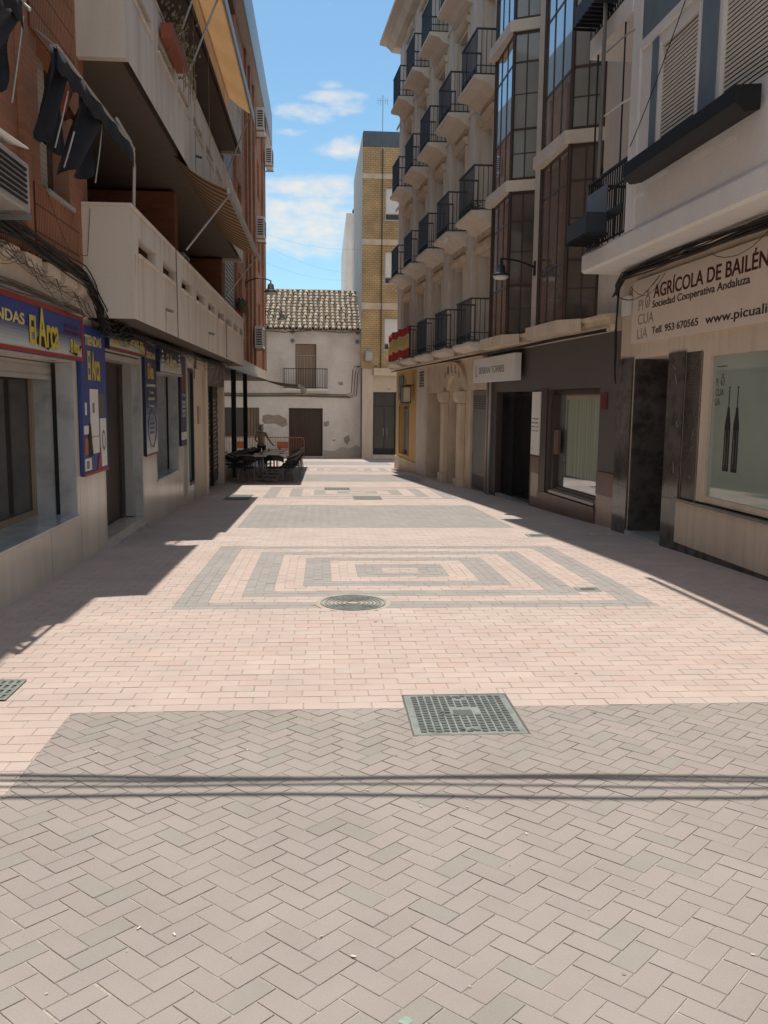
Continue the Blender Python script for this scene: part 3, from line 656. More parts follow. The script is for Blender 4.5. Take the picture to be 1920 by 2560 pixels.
# balconies
def parapet(z0, z1, u0, u1, zs, slots, lab, zb):
    mb = MB(); holes(mb, LF, u0, u1, zb, z1, [(a, b, zs, zs+.19, .12) for a, b in slots], w=.55, depth=.12)
    holes(mb, LF, u0+.12, u1-.12, z0+.15, z1, [(a, b, zs, zs+.19, .0) for a, b in slots], w=.43, depth=.0)
    p = MB(); p.box(LF, u0, u0+.12, -.002, .549, zb, z1).box(LF, u1-.12, u1, .0, .549, zb, z1)
    b = mb.build('balcony', 'concrete', Lb, fix=False, label=lab); p.build('end_panel', 'concrete', b, split=True)
    q = MB(); q.box(LF, u0-.015, u0+.14, -.0, .57, z1, z1+.035).box(LF, u0+.14, u1, .41, .57, z1, z1+.035); q.build('coping', 'concrete', b, bevel=.006)
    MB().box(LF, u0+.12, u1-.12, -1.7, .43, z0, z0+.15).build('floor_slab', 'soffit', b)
    q = MB()
    for a, c in slots: q.box(LF, a-.03, c+.03, .55, .575, zs-.03, zs)
    q.build('slot_sill', 'concrete', b)
    q = MB()
    for k in range(26):
        a = random.choice(slots)[random.randint(0, 1)]+random.gauss(0, .12); l_ = random.uniform(.12, .55); w_ = random.uniform(.008, .03); zt = zs-.03 if random.random() < .7 else z1-.01
        q.prism(LF, [(a-w_, zt), (a+w_, zt), (a+w_*.7, zt-l_*.5), (a+w_*.15, zt-l_), (a-w_*.4, zt-l_*.6)], .5502, .5512)
    q.build('rain_streak', 'streak', b)
    for a, c in ((12.62, 3.02), (17.3, 3.05)) if zs < 4 else ((15.9, 5.98), (17.9, 5.98)):
        MB().tube([LF.P(a, .55, c+.03), LF.P(a, .66, c)], .022, 8).build('water_spout', 'greymid', b)
        MB().prism(LF, [(a-.03, c+.0), (a+.03, c+.0), (a+.035, c-.1), (a+.01, zb+.02), (a-.015, zb+.02)], .5502, .5514).build('rust_stain', 'rust', b)
    return b
S1 = [(10.86+1.62*i, 10.86+1.62*i+1.15) for i in range(9)]
parapet(2.80, 3.99, 10.45, 25.0, 3.52, S1, 'lower cream balcony parapet with a row of slots and rain stains', 2.73)
parapet(5.68, 6.98, 10.45, 25.0, 6.44, S1, 'upper grey balcony parapet with a row of slots', 5.60)
parapet(8.55, 9.85, 10.45, 25.0, 9.3, S1, 'third balcony parapet', 8.47)
# light sheets, louver screens at far end of balconies
for z0, z1, diag in ((4.05, 6.35, 1), (6.98, 9.85, 1)):
    mb = MB(); k = z0
    mb.box(LF, 25.05, 25.12, .0, .05, z0, z1).box(LF, 27.5, 27.57, .0, .05, z0, z1)
    while k < z1-.06: mb.box(LF, 25.12, 27.5, .005, .03, k, k+.075); k += .12
    mb.build('louvre_screen', 'grey', Lb)
holes(MB(), LF, 25.0, 44.1, 3.18, 15.4, [(25.1, 27.5, 3.5, 6.3, .6), (29.5, 30.9, 4.3, 6.0), (38.5, 39.8, 4.3, 6.0), (29.5, 30.9, 7.3, 9.0), (38.5, 39.8, 7.3, 9.0), (29.5, 30.9, 10.4, 12.0), (38.5, 39.8, 10.4, 12.0)]).build('brick_wall', 'brick', Lb)
mb = MB()
for u in (28.2, 32.4, 34.0, 36.0, 41.0): mb.box(LF, u, u+.35, .002, .09, 3.18, 15.0)
mb.build('brick_pilaster', 'brick', Lb, split=True)
for z in (4.3, 7.3, 10.4):
    for u in (29.5, 38.5):
        w_ = MB().box(LF, u, u+1.4, -.25, -.22, z, z+1.7).build('window', 'glass', Lb); MB().box(LF, u, u+1.4, -.2, -.17, z+.7, z+1.7).build('roller_blind', 'shutter', w_)
MB().box(LF, 1, 25.0, -9, .42, 12.1, 12.3).box(LF, 25.0, 44.12, -9, .30, 15.4, 15.5).box(LF, 43.9, 44.1, -9, .0, 3.18, 15.4).build('roof_slab', 'brown', Lb)
MB().box(LF, 25.0, 44.3, .27, .33, 14.05, 15.55).build('roof_fascia', 'grey', Lb)
MB().box(LF, 25.0, 44.3, .0, .27, 14.05, 14.12).build('eave_soffit', 'alu', Lb)

# signs on the left shop
def plainsign(name, label, fr, u0, u1, z0, z1, w0, w1, mat, group='blue and yellow shop signs', cat='shop sign'):
    t = thing(name, label, cat, fr.P(u0, w0, z0), group); MB().box(fr, u0, u1, w0, w1, z0, z1).build('panel', mat, t, bevel=.004); return t
def arrow(t, u, z, s, w):   # black kite behind the lettering
    MB().prism(LF, [(u-.55*s, z-.05*s), (u-.2*s, z+.12*s), (u+.9*s, z+.22*s), (u+.5*s, z-.02*s), (u+.2*s, z-.14*s)], w, w+.003).build('kite_mark', 'black', t)
def gradient(t, u0, u1, z0, z1, w, n=8, lo=.0, hi=.6):
    ca, cb = (.60, .64, .58), (.10, .14, .26)
    for k in range(n):
        a = k/(n-1); nm = 'gr%d' % k
        if nm not in K: K[nm] = M('sign_blend', tuple(x*(1-a)+y*a for x, y in zip(ca, (.04, .055, .16))), .45, .04)
        za = z0+(z1-z0)*(lo+(hi-lo)*k/n); zb = z0+(z1-z0)*(lo+(hi-lo)*(k+1)/n); MB().box(LF, u0, u1, w, w+.002, za, zb).build('colour_band', nm, t)
s1 = plainsign('shop_sign', 'long blue and white shop sign reading TIENDAS El Arca over the near display window', LF, 5.4, 9.9, 2.2, 2.68, .03, .11, 'blue')
gradient(s1, 5.4, 9.85, 2.2, 2.68, .111, lo=.06, hi=.55)
MB().box(LF, 5.4, 9.9, .11, .125, 2.2, 2.235).box(LF, 5.4, 9.9, .11, .125, 2.64, 2.68).box(LF, 9.86, 9.9, .111, .124, 2.235, 2.64).build('red_border', 'red', s1)
text('TIENDAS', LF, 6.95, 2.435, .116, .10, 'yellowp', s1, width=1.05, bold=.02)
arrow(s1, 8.55, 2.33, .55, .116); text('El', LF, 8.12, 2.28, .121, .26, 'yellow', s1, width=.17, bold=.02); text('A', LF, 8.36, 2.27, .121, .36, 'yellow', s1, width=.24, bold=.02); text('rca', LF, 8.61, 2.27, .121, .22, 'yellow', s1, width=.38, bold=.02)
arrow(s1, 9.55, 2.29, .34, .116); text('El Arca', LF, 9.40, 2.27, .121, .14, 'yellow', s1, width=.32, bold=.03)
text('953 671 281', LF, 9.22, 2.52, .116, .035, 'redtag', s1, width=.5); text('953 671 281', LF, 9.22, 2.46, .116, .035, 'redtag', s1, width=.5)
s2 = plainsign('shop_sign', 'tall blue shop sign with pictures of fridge and washing machine, before the shop door', LF, 10.02, 11.15, .90, 2.62, .01, .05, 'blue')
MB().box(LF, 10.02, 11.15, .05, .058, .90, .935).build('red_border', 'red', s2)
text('TIENDAS', LF, 10.2, 2.40, .052, .12, 'yellowp', s2, width=.75, bold=.02); text('El Arca', LF, 10.3, 2.0, .052, .34, 'yellow', s2, width=.55, bold=.02)
mb = MB(); mb.box(LF, 10.35, 10.72, .051, .055, 1.14, 1.90).build('fridge_picture', 'acwhite', s2)
MB().box(LF, 10.36, 10.71, .0552, .057, 1.335, 1.345).box(LF, 10.44, 10.53, .0552, .057, 1.62, 1.74).build('fridge_detail', 'greymid', s2)
MB().box(LF, 10.78, 11.07, .051, .0545, .96, 1.55).build('washing_machine_picture', 'acwhite', s2)
mb = MB(); mb.prism(LF, [(10.93+.09*math.cos(a*.5236), 1.28+.13*math.sin(a*.5236)) for a in range(12)], .0546, .0565).build('washing_machine_detail', 'greymid', s2)
MB().prism(LF, [(10.93+.06*math.cos(a*.5236), 1.28+.09*math.sin(a*.5236)) for a in range(12)], .0566, .058).build('washing_machine_detail', 'fade', s2)
MB().box(LF, 10.74, 11.02, .051, .0535, 1.58, 1.85).build('cooker_picture', 'fascia', s2)
MB().box(LF, 10.06, 10.34, .051, .054, .96, 1.10).box(LF, 10.06, 10.28, .051, .054, 1.38, 1.48).box(LF, 10.13, 10.2, .051, .054, 1.6, 1.74).build('appliance_picture', 'acwhite', s2, split=True)
MB().box(LF, 10.12, 10.24, .0545, .056, .98, 1.07).build('appliance_detail', 'greymid', s2)
MB().box(LF, 10.08, 10.22, .051, .054, 1.14, 1.34).build('oven_picture', 'orange', s2); MB().prism(LF, [(10.22, 1.12), (10.42, 1.12), (10.34, 1.5), (10.26, 1.5)], .0556, .0575).build('shade_picture', 'black', s2)
MB().prism(LF, [(10.6, .94), (10.8, .94), (10.78, 1.2), (10.66, 1.08)], .0556, .0575).build('swash', 'red', s2)
s3 = plainsign('shop_sign', 'red-edged blue shop sign reading TIENDAS over the shop door', LF, 11.2, 13.46, 2.42, 2.70, .02, .09, 'dblue')
gradient(s3, 11.22, 13.4, 2.42, 2.70, .091, n=5, lo=.1, hi=.5)
MB().box(LF, 11.2, 13.46, .09, .104, 2.42, 2.445).box(LF, 11.2, 13.46, .09, .104, 2.675, 2.70).box(LF, 13.42, 13.46, .091, .103, 2.445, 2.675).build('red_border', 'red', s3)
text('El Arca', LF, 11.35, 2.48, .096, .17, 'yellow', s3, width=.42, bold=.03); text('TIENDAS', LF, 11.98, 2.50, .096, .12, 'yellowp', s3, width=.95, bold=.02); text('El', LF, 13.05, 2.46, .096, .17, 'yellow', s3, width=.2, bold=.03)
s4 = plainsign('shop_sign', 'tall blue shop sign with small lettering and a green laurel, right of the shop door', LF, 13.58, 14.5, .90, 2.62, .01, .05, 'dblue')
MB().box(LF, 13.58, 14.5, .05, .058, .90, .93).build('red_border', 'red', s4)
gradient(s4, 13.59, 14.49, .93, 1.75, .0505, lo=0, hi=1)
text('TIENDAS', LF, 13.66, 2.42, .053, .10, 'yellowp', s4, width=.72, bold=.02); text('El Arca', LF, 13.78, 2.1, .053, .25, 'yellow', s4, width=.45, bold=.03)
for z_, t_, w_ in ((1.98, 'ELECTRODOMESTICOS', .7), (1.87, 'Y de', .3), (1.77, 'DESCANSO', .5), (1.66, 'Y mas', .4), (1.45, '25', .3), (1.38, 'ANIVERSARIO', .45), (1.31, 'CALIDAD', .45), (1.24, 'SERVICIO', .4)): text(t_, LF, 14.02-w_/2, z_, .054, .045, 'fade' if z_ > 1.6 else 'midblue', s4, width=w_)
mb = MB()
for s_ in (-1, 1):
    for k in range(9): a = k*.17; u_ = 14.04+s_*(.10+.24*math.sin(a)); z_ = 1.0+.05*k; mb.prism(LF, [(u_, z_), (u_+s_*.05, z_+.03), (u_+s_*.03, z_+.05), (u_-.005, z_+.03)], .0528, .0545)
mb.build('laurel', 'leaf', s4)
mb = MB()
for s_ in (-1, 1): mb.tube([LF.P(14.04+s_*.34*math.sin(math.pi*k/12)**.6, .0545, 1.03+.6*k/12) for k in range(13)], .007, 4)
mb.build('oval_line', 'dblue', s4)
s5 = plainsign('shop_sign', 'blue and pale shop sign over the second display window, with white dots at both ends', LF, 14.62, 16.82, 2.24, 2.66, .02, .09, 'dblue')
gradient(s5, 14.64, 16.8, 2.25, 2.66, .091, n=6, lo=0, hi=.5); text('El Arca', LF, 15.2, 2.32, .096, .25, 'yellowp', s5, width=1.0, bold=.02)
MB().box(LF, 14.62, 16.82, .02, .11, 2.21, 2.238).build('lower_trim', 'alu', s5)
mb = MB()
for u in (14.85, 16.55):
    for k in range(4): mb.prism(LF, [(u+.07*math.cos(a*.785), 2.36+k*.075+.022*math.sin(a*.785)) for a in range(8)], .097, .1)
mb.build('dot', 'white', s5)
s6 = plainsign('shop_sign', 'narrow dark blue vertical sign at the far corner of the tiled shop', LF, 16.93, 17.58, .88, 2.62, .01, .05, 'dblue')
MB().box(LF, 16.93, 17.58, .05, .054, 1.0, 1.15).build('pale_field', 'fade', s6); MB().box(LF, 17.0, 17.5, .0505, .054, 1.95, 2.3).build('purple_field', 'redtag', s6)
for z_, t_ in ((1.83, 'TV'), (1.70, 'HOGAR'), (1.62, 'SONIDO'), (1.53, 'MUEBLE'), (1.45, 'LUZ')): text(t_, LF, 17.05, z_, .053, .06, 'fade', s6, width=.42)

# torn navy awnings over the near brick windows
def torn(label, seed, du, ln):
    random.seed(seed); t = thing('torn_awning', label, 'awning', LF.P(8+du, 0, 4.8), 'torn navy awnings over the brick windows')
    mb = MB(); mb.tube([LF.P(7.75+du, .55, 4.69), LF.P(7.75+du+ln, .55, 4.70)], .018).tube([LF.P(9.0+du, 0, 5.3), LF.P(7.9+du, .55, 4.7)], .014).tube([LF.P(10.1+du, 0, 5.25), LF.P(9.7+du, .3, 4.95), LF.P(9.5+du, .55, 4.70)], .014)
    mb.build('frame', 'alu', t)
    rows = [[LF.P(7.75+du+ln*k/30, .55+.01*math.sin(k), 4.70-dz*(1+.12*math.sin(k*1.7))) for k in range(31)] for dz in (0, .09, .19)]
    MB().sheet(rows, (.006, 0, 0)).build('valance', 'navy', t, smooth=True)
    rows = []
    for j in range(9):
        v = j/8; rows.append([LF.P(7.72+du+k*.05-.12*v, .50-.08*v+.05*math.sin(k*.9+j*.5), 4.70-(.74+.05*math.sin(k*.8))*v) for k in range(12)])
    MB().sheet(rows, (.004, .004, 0)).build('cloth', 'navy', t, smooth=True)
    rows = []
    for j in range(9):
        v = j/8; rows.append([LF.P(8.55+du+k*.075-.30*v, .50-.08*v+.05*math.sin(k*.8+j*.6), 4.64-(.86-.02*k)*v+.05*math.sin(k*.5)) for k in range(13)])
    MB().sheet(rows, (.004, .004, 0)).build('cloth', 'navy', t, smooth=True)
    rows = [[LF.P(8.22+du+k*.07, .40+.04*math.sin(k*1.3+j), 4.66-.06*j-.03*math.sin(k*2+j)) for k in range(8)] for j in range(6)]
    MB().sheet(rows, (.004, 0, 0)).build('torn_lining', 'orcloth', t, smooth=True)
    for (a, b, c, d_) in ((8.25, 4.5, 8.0, 3.95), (8.4, 4.2, 8.25, 3.85), (9.5, 4.65, 9.35, 3.98)): MB().tube([LF.P(a+du, .5, b), LF.P((a+c)/2+du-.02, .48, (b+d_)/2), LF.P(c+du, .44, d_)], .008, 5).build('cord', 'alu', t)
    return t
torn('torn navy awning hanging in shreds beside the brick loggia, orange lining showing', 3, 0, 3.0)
torn('torn navy awning cut off by the left edge of the photo', 4, -2.4, 1.6); random.seed(11)
pp = thing('awning_pipe', 'curved grey pipe rising from the corner of the lower cream balcony', 'pipe', LF.P(10.8, .5, 4.0)); MB().tube([LF.P(10.78, .52, 3.98), LF.P(10.80, .54, 4.5), LF.P(10.78, .54, 4.66), LF.P(10.6, .54, 4.74), LF.P(10.1, .5, 4.84)], .02, 8).build('tube', 'alu', pp, smooth=True)

# big awnings on the balconies
def awning(label, u0, u1, z0, z1, w0, w1, cloth, vmat, armz=None, scal=True, frame='alu', val=.2, group='awnings over the balconies'):
    t = thing('awning', label, 'awning', LF.P((u0+u1)/2, w0, z0), group)
    n = 24; rows = [[LF.P(u0+(u1-u0)*k/n, w0+(w1-w0)*v, z0+(z1-z0)*v-.10*math.sin(math.pi*v)) for k in range(n+1)] for v in [i/10 for i in range(11)]]
    MB().sheet(rows, (0, 0, .004)).build('cloth', cloth, t, smooth=True)
    mb = MB(); mb.box(LF, u0, u1, w1-.01, w1+.05, z1-.06, z1+.02).box(LF, u0, u1, w0-.05, w0+.06, z0-.02, z0+.1); mb.build('front_bar', frame, t)
    nn = int((u1-u0)/.11); rows = [[LF.P(u0+(u1-u0)*k/nn, w1+.055, z1+.02) for k in range(nn+1)], [LF.P(u0+(u1-u0)*k/nn, w1+.06, z1-val*.55) for k in range(nn+1)], [LF.P(u0+(u1-u0)*k/nn, w1+.06, z1-val*(.8+.2*abs(math.sin(k*math.pi/2)) if scal else 1)) for k in range(nn+1)]]
    MB().sheet(rows, (.004, 0, 0)).build('valance', vmat, t)
    if armz is not None:
        for u in (u0+.25, u1-.25): MB().tube([LF.P(u, .5, armz), LF.P(u, w1, z1-.03)], .018, 6).build('arm', frame, t)
    return t
awning('orange awning lit through by the sun high above the upper balcony', 14.95, 21.5, 9.35, 8.45, .1, 1.10, 'awnorange', 'alu', 7.0, False)
awning('orange awning at the near end of the third balcony, folded arm showing', 11.0, 14.4, 9.2, 8.35, .1, .98, 'awnorange', 'alu', 7.1, False)
awning('brown striped awning with pale scalloped edge under the upper balcony', 14.7, 21.4, 5.92, 5.18, .1, 1.22, 'awnstripe', 'shutter', 4.25, True, val=.16)
awning('dark flat cafe awning over the terrace tables', 24.6, 36.2, 2.72, 2.22, .05, 2.1, 'awndark', 'shutter', None, True, val=.22, group='cafe awning')
# AC units, left
ac_unit(LF, 6.5, 7.35, 3.26, 3.64, .42, 'air conditioner on the near brick wall, cut by the left edge', body='alu')
ac_unit(LF, 22.2, 23.2, 4.75, 5.4, -.65, 'air conditioner inside the loggia behind the lower balcony', w0=-1.1)
for u, z, lab in ((36.8, 12.75, 'air conditioner just under the roof edge of the brick building, highest of the column'), (42.5, 12.85, 'air conditioner with a white box on top at the far corner, second from the roof'), (36.5, 8.45, 'air conditioner at mid height on the far brick wall beneath the roof ones'), (35.2, 3.95, 'air conditioner lowest on the far brick wall, right above the cafe awning')):
    ac_unit(LF, u, u+1.1, z-.1, z+.75, .42, lab)
cv = thing('drain_cover', 'bright white curved sheet over the near air conditioner', 'cover', LF.P(7.2, .3, 3.6)); MB().sheet([[LF.P(6.1+1.0*k/6, .30+.2*v, 3.68+.008*k-.04*v*v) for k in range(7)] for v in (0, .5, 1)], (0, 0, .012)).build('sheet', 'white', cv, smooth=True)
wall_lamp((-2.75, 32.2, 5.98), (-1.84, 32.2, 6.02), 'street lamp on a curved bracket, left of the tiled roof and seen against the sky')
wall_lamp((-2.75, 43.4, 6.05), (-1.95, 43.4, 6.05), 'street lamp on a curved bracket seen against the tiled roof')
# planters and plants on the upper balcony
fb = thing('flower_box', 'terracotta flower box with trailing dry plant on the upper balcony', 'flower box', LF.P(13.1, .6, 6.6))
MB().box(LF, 12.5, 13.8, .58, .74, 6.62, 6.82).build('trough', 'terra', fb, bevel=.01)
mb = MB()
for k in range(420):
    u = random.gauss(13.6, .4); z = 6.95+random.gauss(0, .16)-max(0, u-13.8)*.3; w = .66+random.gauss(0, .09); a = random.uniform(0, 6); s_ = random.uniform(.02, .045)
    p = LF.P(u, w, z); mb.add([p, p+Vector((s_*math.cos(a), s_*math.sin(a), s_*.6)), p+Vector((s_*.5, -s_*.4, s_*1.4))], [(0, 1, 2)])
mb.build('foliage', 'leafdry', fb, fix=False)
mb = MB()
for k in range(14): u = 13.5+random.uniform(-.3, 1.1); mb.tube([LF.P(u, .64, 6.9), LF.P(u+.1, .74, 6.8+random.uniform(0, .15)), LF.P(u+.25, .72, 6.35+random.uniform(-.1, .3))], .005, 4)
mb.build('stems', 'woodpale', fb)
hp = thing('hanging_plant', 'green spider plant hanging beside the far louvre screen', 'plant', LF.P(26.6, .3, 4.7))
mb = MB()
for k in range(70):
    a = random.uniform(0, 6.28); l_ = random.uniform(.25, .6); up = random.uniform(.1, .35); c = LF.P(28.0, .22, 4.75); dx, dy = math.cos(a)*l_*.5, math.sin(a)*l_
    q = [c+Vector((dx*t, dy*t, up*math.sin(t*2.4)-.45*t*t*l_*2)) for t in (0, .35, .7, 1)]; sd = Vector((-math.sin(a)*.02, math.cos(a)*.02, 0))
    mb.add([q[0]-sd, q[0]+sd, q[1]+sd, q[1]-sd, q[2]+sd*.8, q[2]-sd*.8, q[3]], [(0, 1, 2, 3), (3, 2, 4, 5), (5, 4, 6)])
mb.build('leaves', 'leaf', hp, fix=False); MB().lathe(LF.P(28.0, .22, 4.5), [(.08, 0), (.13, .22), (.14, .24)], 14).build('pot', 'terra', hp)
# cables left
bundle(LF, [(5.5, .10, 3.30), (8.2, .10, 3.22), (10.05, .10, 3.14), (10.30, .14, 2.98), (10.36, .20, 2.76), (10.6, .20, 2.63), (11.4, .14, 2.64), (12.4, .10, 2.66)], 30, .075, 'tangled black cable bundle sagging along the near cream band', loops=46, r=.0055)
bundle(LF, [(10.7, .10, 2.60), (12, .10, 2.66), (16, .10, 2.68), (20, .10, 2.68), (24.5, .10, 2.68)], 14, .05, 'black cables running under the lower balcony', r=.007, loops=10)
bundle(LF, [(5.5, .14, 2.74), (8.5, .13, 2.73), (10.0, .12, 2.70)], 9, .03, 'brown cables lying on top of the near shop sign', mat='cableb', r=.007)
mb = MB(); o = None
for (u, z0, z1) in ((13.45, 4.02, 2.72), (20.2, 3.6, 2.74)): cable([LF.P(u, .585, z1), LF.P(u, .575, z0)], .006, 'cable', 'thin black cable running down the lower parapet, %s one' % ('nearer' if u < 15 else 'farther'))
cable([LF.P(9.0, .06, 3.8), LF.P(9.7, .05, 3.38), LF.P(10.42, .06, 3.42), LF.P(10.44, .1, 3.95)], .004, 'cable', 'thin tan wire sagging on the brick beside the lower balcony', 'cableb', sag=.02)
cable([LF.P(17.9, .2, 2.6), LF.P(17.7, .2, 2.2)], .008, 'cable', 'short black cable hanging by the narrow glass door')
# overhead cables (they cast the shadow bands on the herringbone)
for i, (y, z, r, sg) in enumerate(((5.74, 4.82, .021, .03), (5.70, 4.85, .016, .10), (5.64, 4.80, .013, .02), (5.52, 4.80, .019, .05))):
    q = [Vector((-2.75+7.4*k/16, y+.06-.40*k/16+.02*math.sin(k*.9+i), z-sg*4*(k/16)*(1-k/16))) for k in range(17)]
    o = MB().tube(q, r, 6).build('overhead_cable', 'cable', smooth=True); tag(o, 'black cable crossing the street overhead, seen only by the shadow it throws on the herringbone', 'cable', 'overhead cables')
# ------------------------------------------------------------------ RIGHT FAR: stone apartment building
Sb = thing('stone_apartment_building', 'tall cream stone apartment building with iron balconies and two glazed bays', 'building', R2.P(24, 0, gz(24)))
cols = [20.75+2.65*k for k in range(5)]; rowz = [3.16, 6.20, 9.20, 12.22]
hs = [(c+.22, c+1.28, z, z+2.25, .38) for c in cols for z in rowz]+[(34.45, 34.5, 4, 4.1, .01)]
holes(MB(), R2, 13.15, 34.35, 2.95, 15.2, hs+[(14.5, 16.3, 3.2, 15.1, .01), (17.95, 19.5, 3.2, 15.1, .01)]).build('stone_wall', 'stone', Sb)
MB().add([R2.P(34.35, 0, -1.2), R2.P(34.35, -9, -1.2), R2.P(34.35, -9, 15.2), R2.P(34.35, 0, 15.2)], [(0, 1, 2, 3)]).build('end_wall', 'stone', Sb)
mb = MB(); mb.box(R2, 13.16, 34.3, -9, -.5, -1, 15.15); mb.build('building_core', 'brown', Sb, split=True)
MB().profile(R2, [(-.1, 15.0), (.25, 15.05), (.45, 15.25), (.72, 15.3), (.72, 15.42), (-.1, 15.5)], 20.2, 34.9).build('eave_cornice', 'stone', Sb)
MB().profile(R2, [(-.1, 15.0), (.55, 15.05), (.95, 15.25), (1.12, 15.3), (1.12, 15.42), (-.1, 15.5)], 13.2, 20.2).build('eave_cornice', 'stone', Sb)
MB().profile(R2, [(0, 2.93), (.12, 2.93), (.16, 3.0), (.24, 3.03), (.24, 3.1), (.3, 3.13), (.3, 3.17), (0, 3.17)], 13.2, 34.7).build('first_floor_ledge', 'stoney', Sb)
mb = MB()
for k in range(5):
    for z in rowz:
        c = cols[k]; mb.mark(); mb.profile(R2, [(.002, z+2.32), (.07, z+2.34), (.12, z+2.42), (.12, z+2.5), (.002, z+2.52)], c+.05, c+1.45)
        mb.profile(R2, [(.002, z+2.6), (.05, z+2.62), (.05, z+2.78), (.002, z+2.78)], c+.15, c+1.35)
        mb.box(R2, c+.10, c+.20, .002, .045, z, z+2.3).box(R2, c+1.30, c+1.40, .002, .045, z, z+2.3)
mb.build('window_surround', 'stoney', Sb)
mb = MB()
for c in cols+[34.0]: mb.box(R2, c-.75, c-.33, .002, .05, 3.17, 14.9)
mb.build('pilaster', 'stone', Sb, split=True)
for z in rowz[1:]: MB().profile(R2, [(.051, z-.12), (.08, z-.1), (.08, z-.02), (.051, z)], 20.1, 34.6).build('string_course', 'stone', Sb)
def bars(mb, fr, u0, u1, w, z0, z1, step, r=.008, side=None):
    n = max(1, round((u1-u0)/step))
    for k in range(n+1): u = u0+(u1-u0)*k/n; mb.box(fr, u-r, u+r, w-r, w+r, z0, z1)
for z in rowz:
    for k, c in enumerate(cols):
        b = MB(); b.profile(R2, [(.0, z-.30), (.18, z-.22), (.30, z-.10), (.52, z-.06), (.58, z-.02), (.58, z+.045), (.0, z+.045)], c-.12, c+1.52) if z > 4 else b.profile(R2, [(.301, z-.14), (.5, z-.08), (.58, z-.02), (.58, z+.045), (.301, z+.045)], c-.12, c+1.52)
        b = b.build('balcony', 'stone', Sb); r_ = MB(); u0, u1, zz = c+.0, c+1.42, z+.045; w = .5
        bars(r_, R2, u0, u1, w, zz+.06, zz+1.02, .105)
        for u in (u0, u1):
            for j in range(4): r_.box(R2, u-.007, u+.007, .05+j*.115-.007, .05+j*.115+.007, zz+.06, zz+1.02)
            r_.box(R2, u-.018, u+.018, .0, w+.02, zz+1.02, zz+1.055).box(R2, u-.01, u+.01, .0, w, zz+.05, zz+.075).box(R2, u-.01, u+.01, .0, w, zz+.23, zz+.25)
        r_.box(R2, u0, u1, w-.02, w+.02, zz+1.02, zz+1.055).box(R2, u0, u1, w-.01, w+.01, zz+.05, zz+.075).box(R2, u0, u1, w-.01, w+.01, zz+.23, zz+.25)
        for j in range(9): uu_ = u0+.08+(u1-u0-.16)*j/8; r_.tube([R2.P(uu_+.045*math.cos(a*.785), w+.012, zz+.15+.07*math.sin(a*.785)) for a in range(9)], .007, 4)
        r_.build('railing', 'iron2', b)
        d = MB().box(R2, c+.23, c+1.27, -.36, -.32, z+.04, z+2.24).build('balcony_door', 'wood', Sb)
        q = MB()
        for (a, e) in ((.32, .70), (.80, 1.18)):
            for (g0_, g1_) in ((.75, 1.15), (1.2, 1.6), (1.65, 2.08)): q.box(R2, c+a, c+e, -.319, -.315, z+g0_, z+g1_)
        q.build('pane', 'glass', d)
        if (k*7+int(z))%3 == 0: MB().box(R2, c+.3, c+1.2, -.314, -.30, z+(1.2 if k % 2 else .5), z+2.2).build('roller_blind', 'shutter' if k % 2 else 'blind', d)
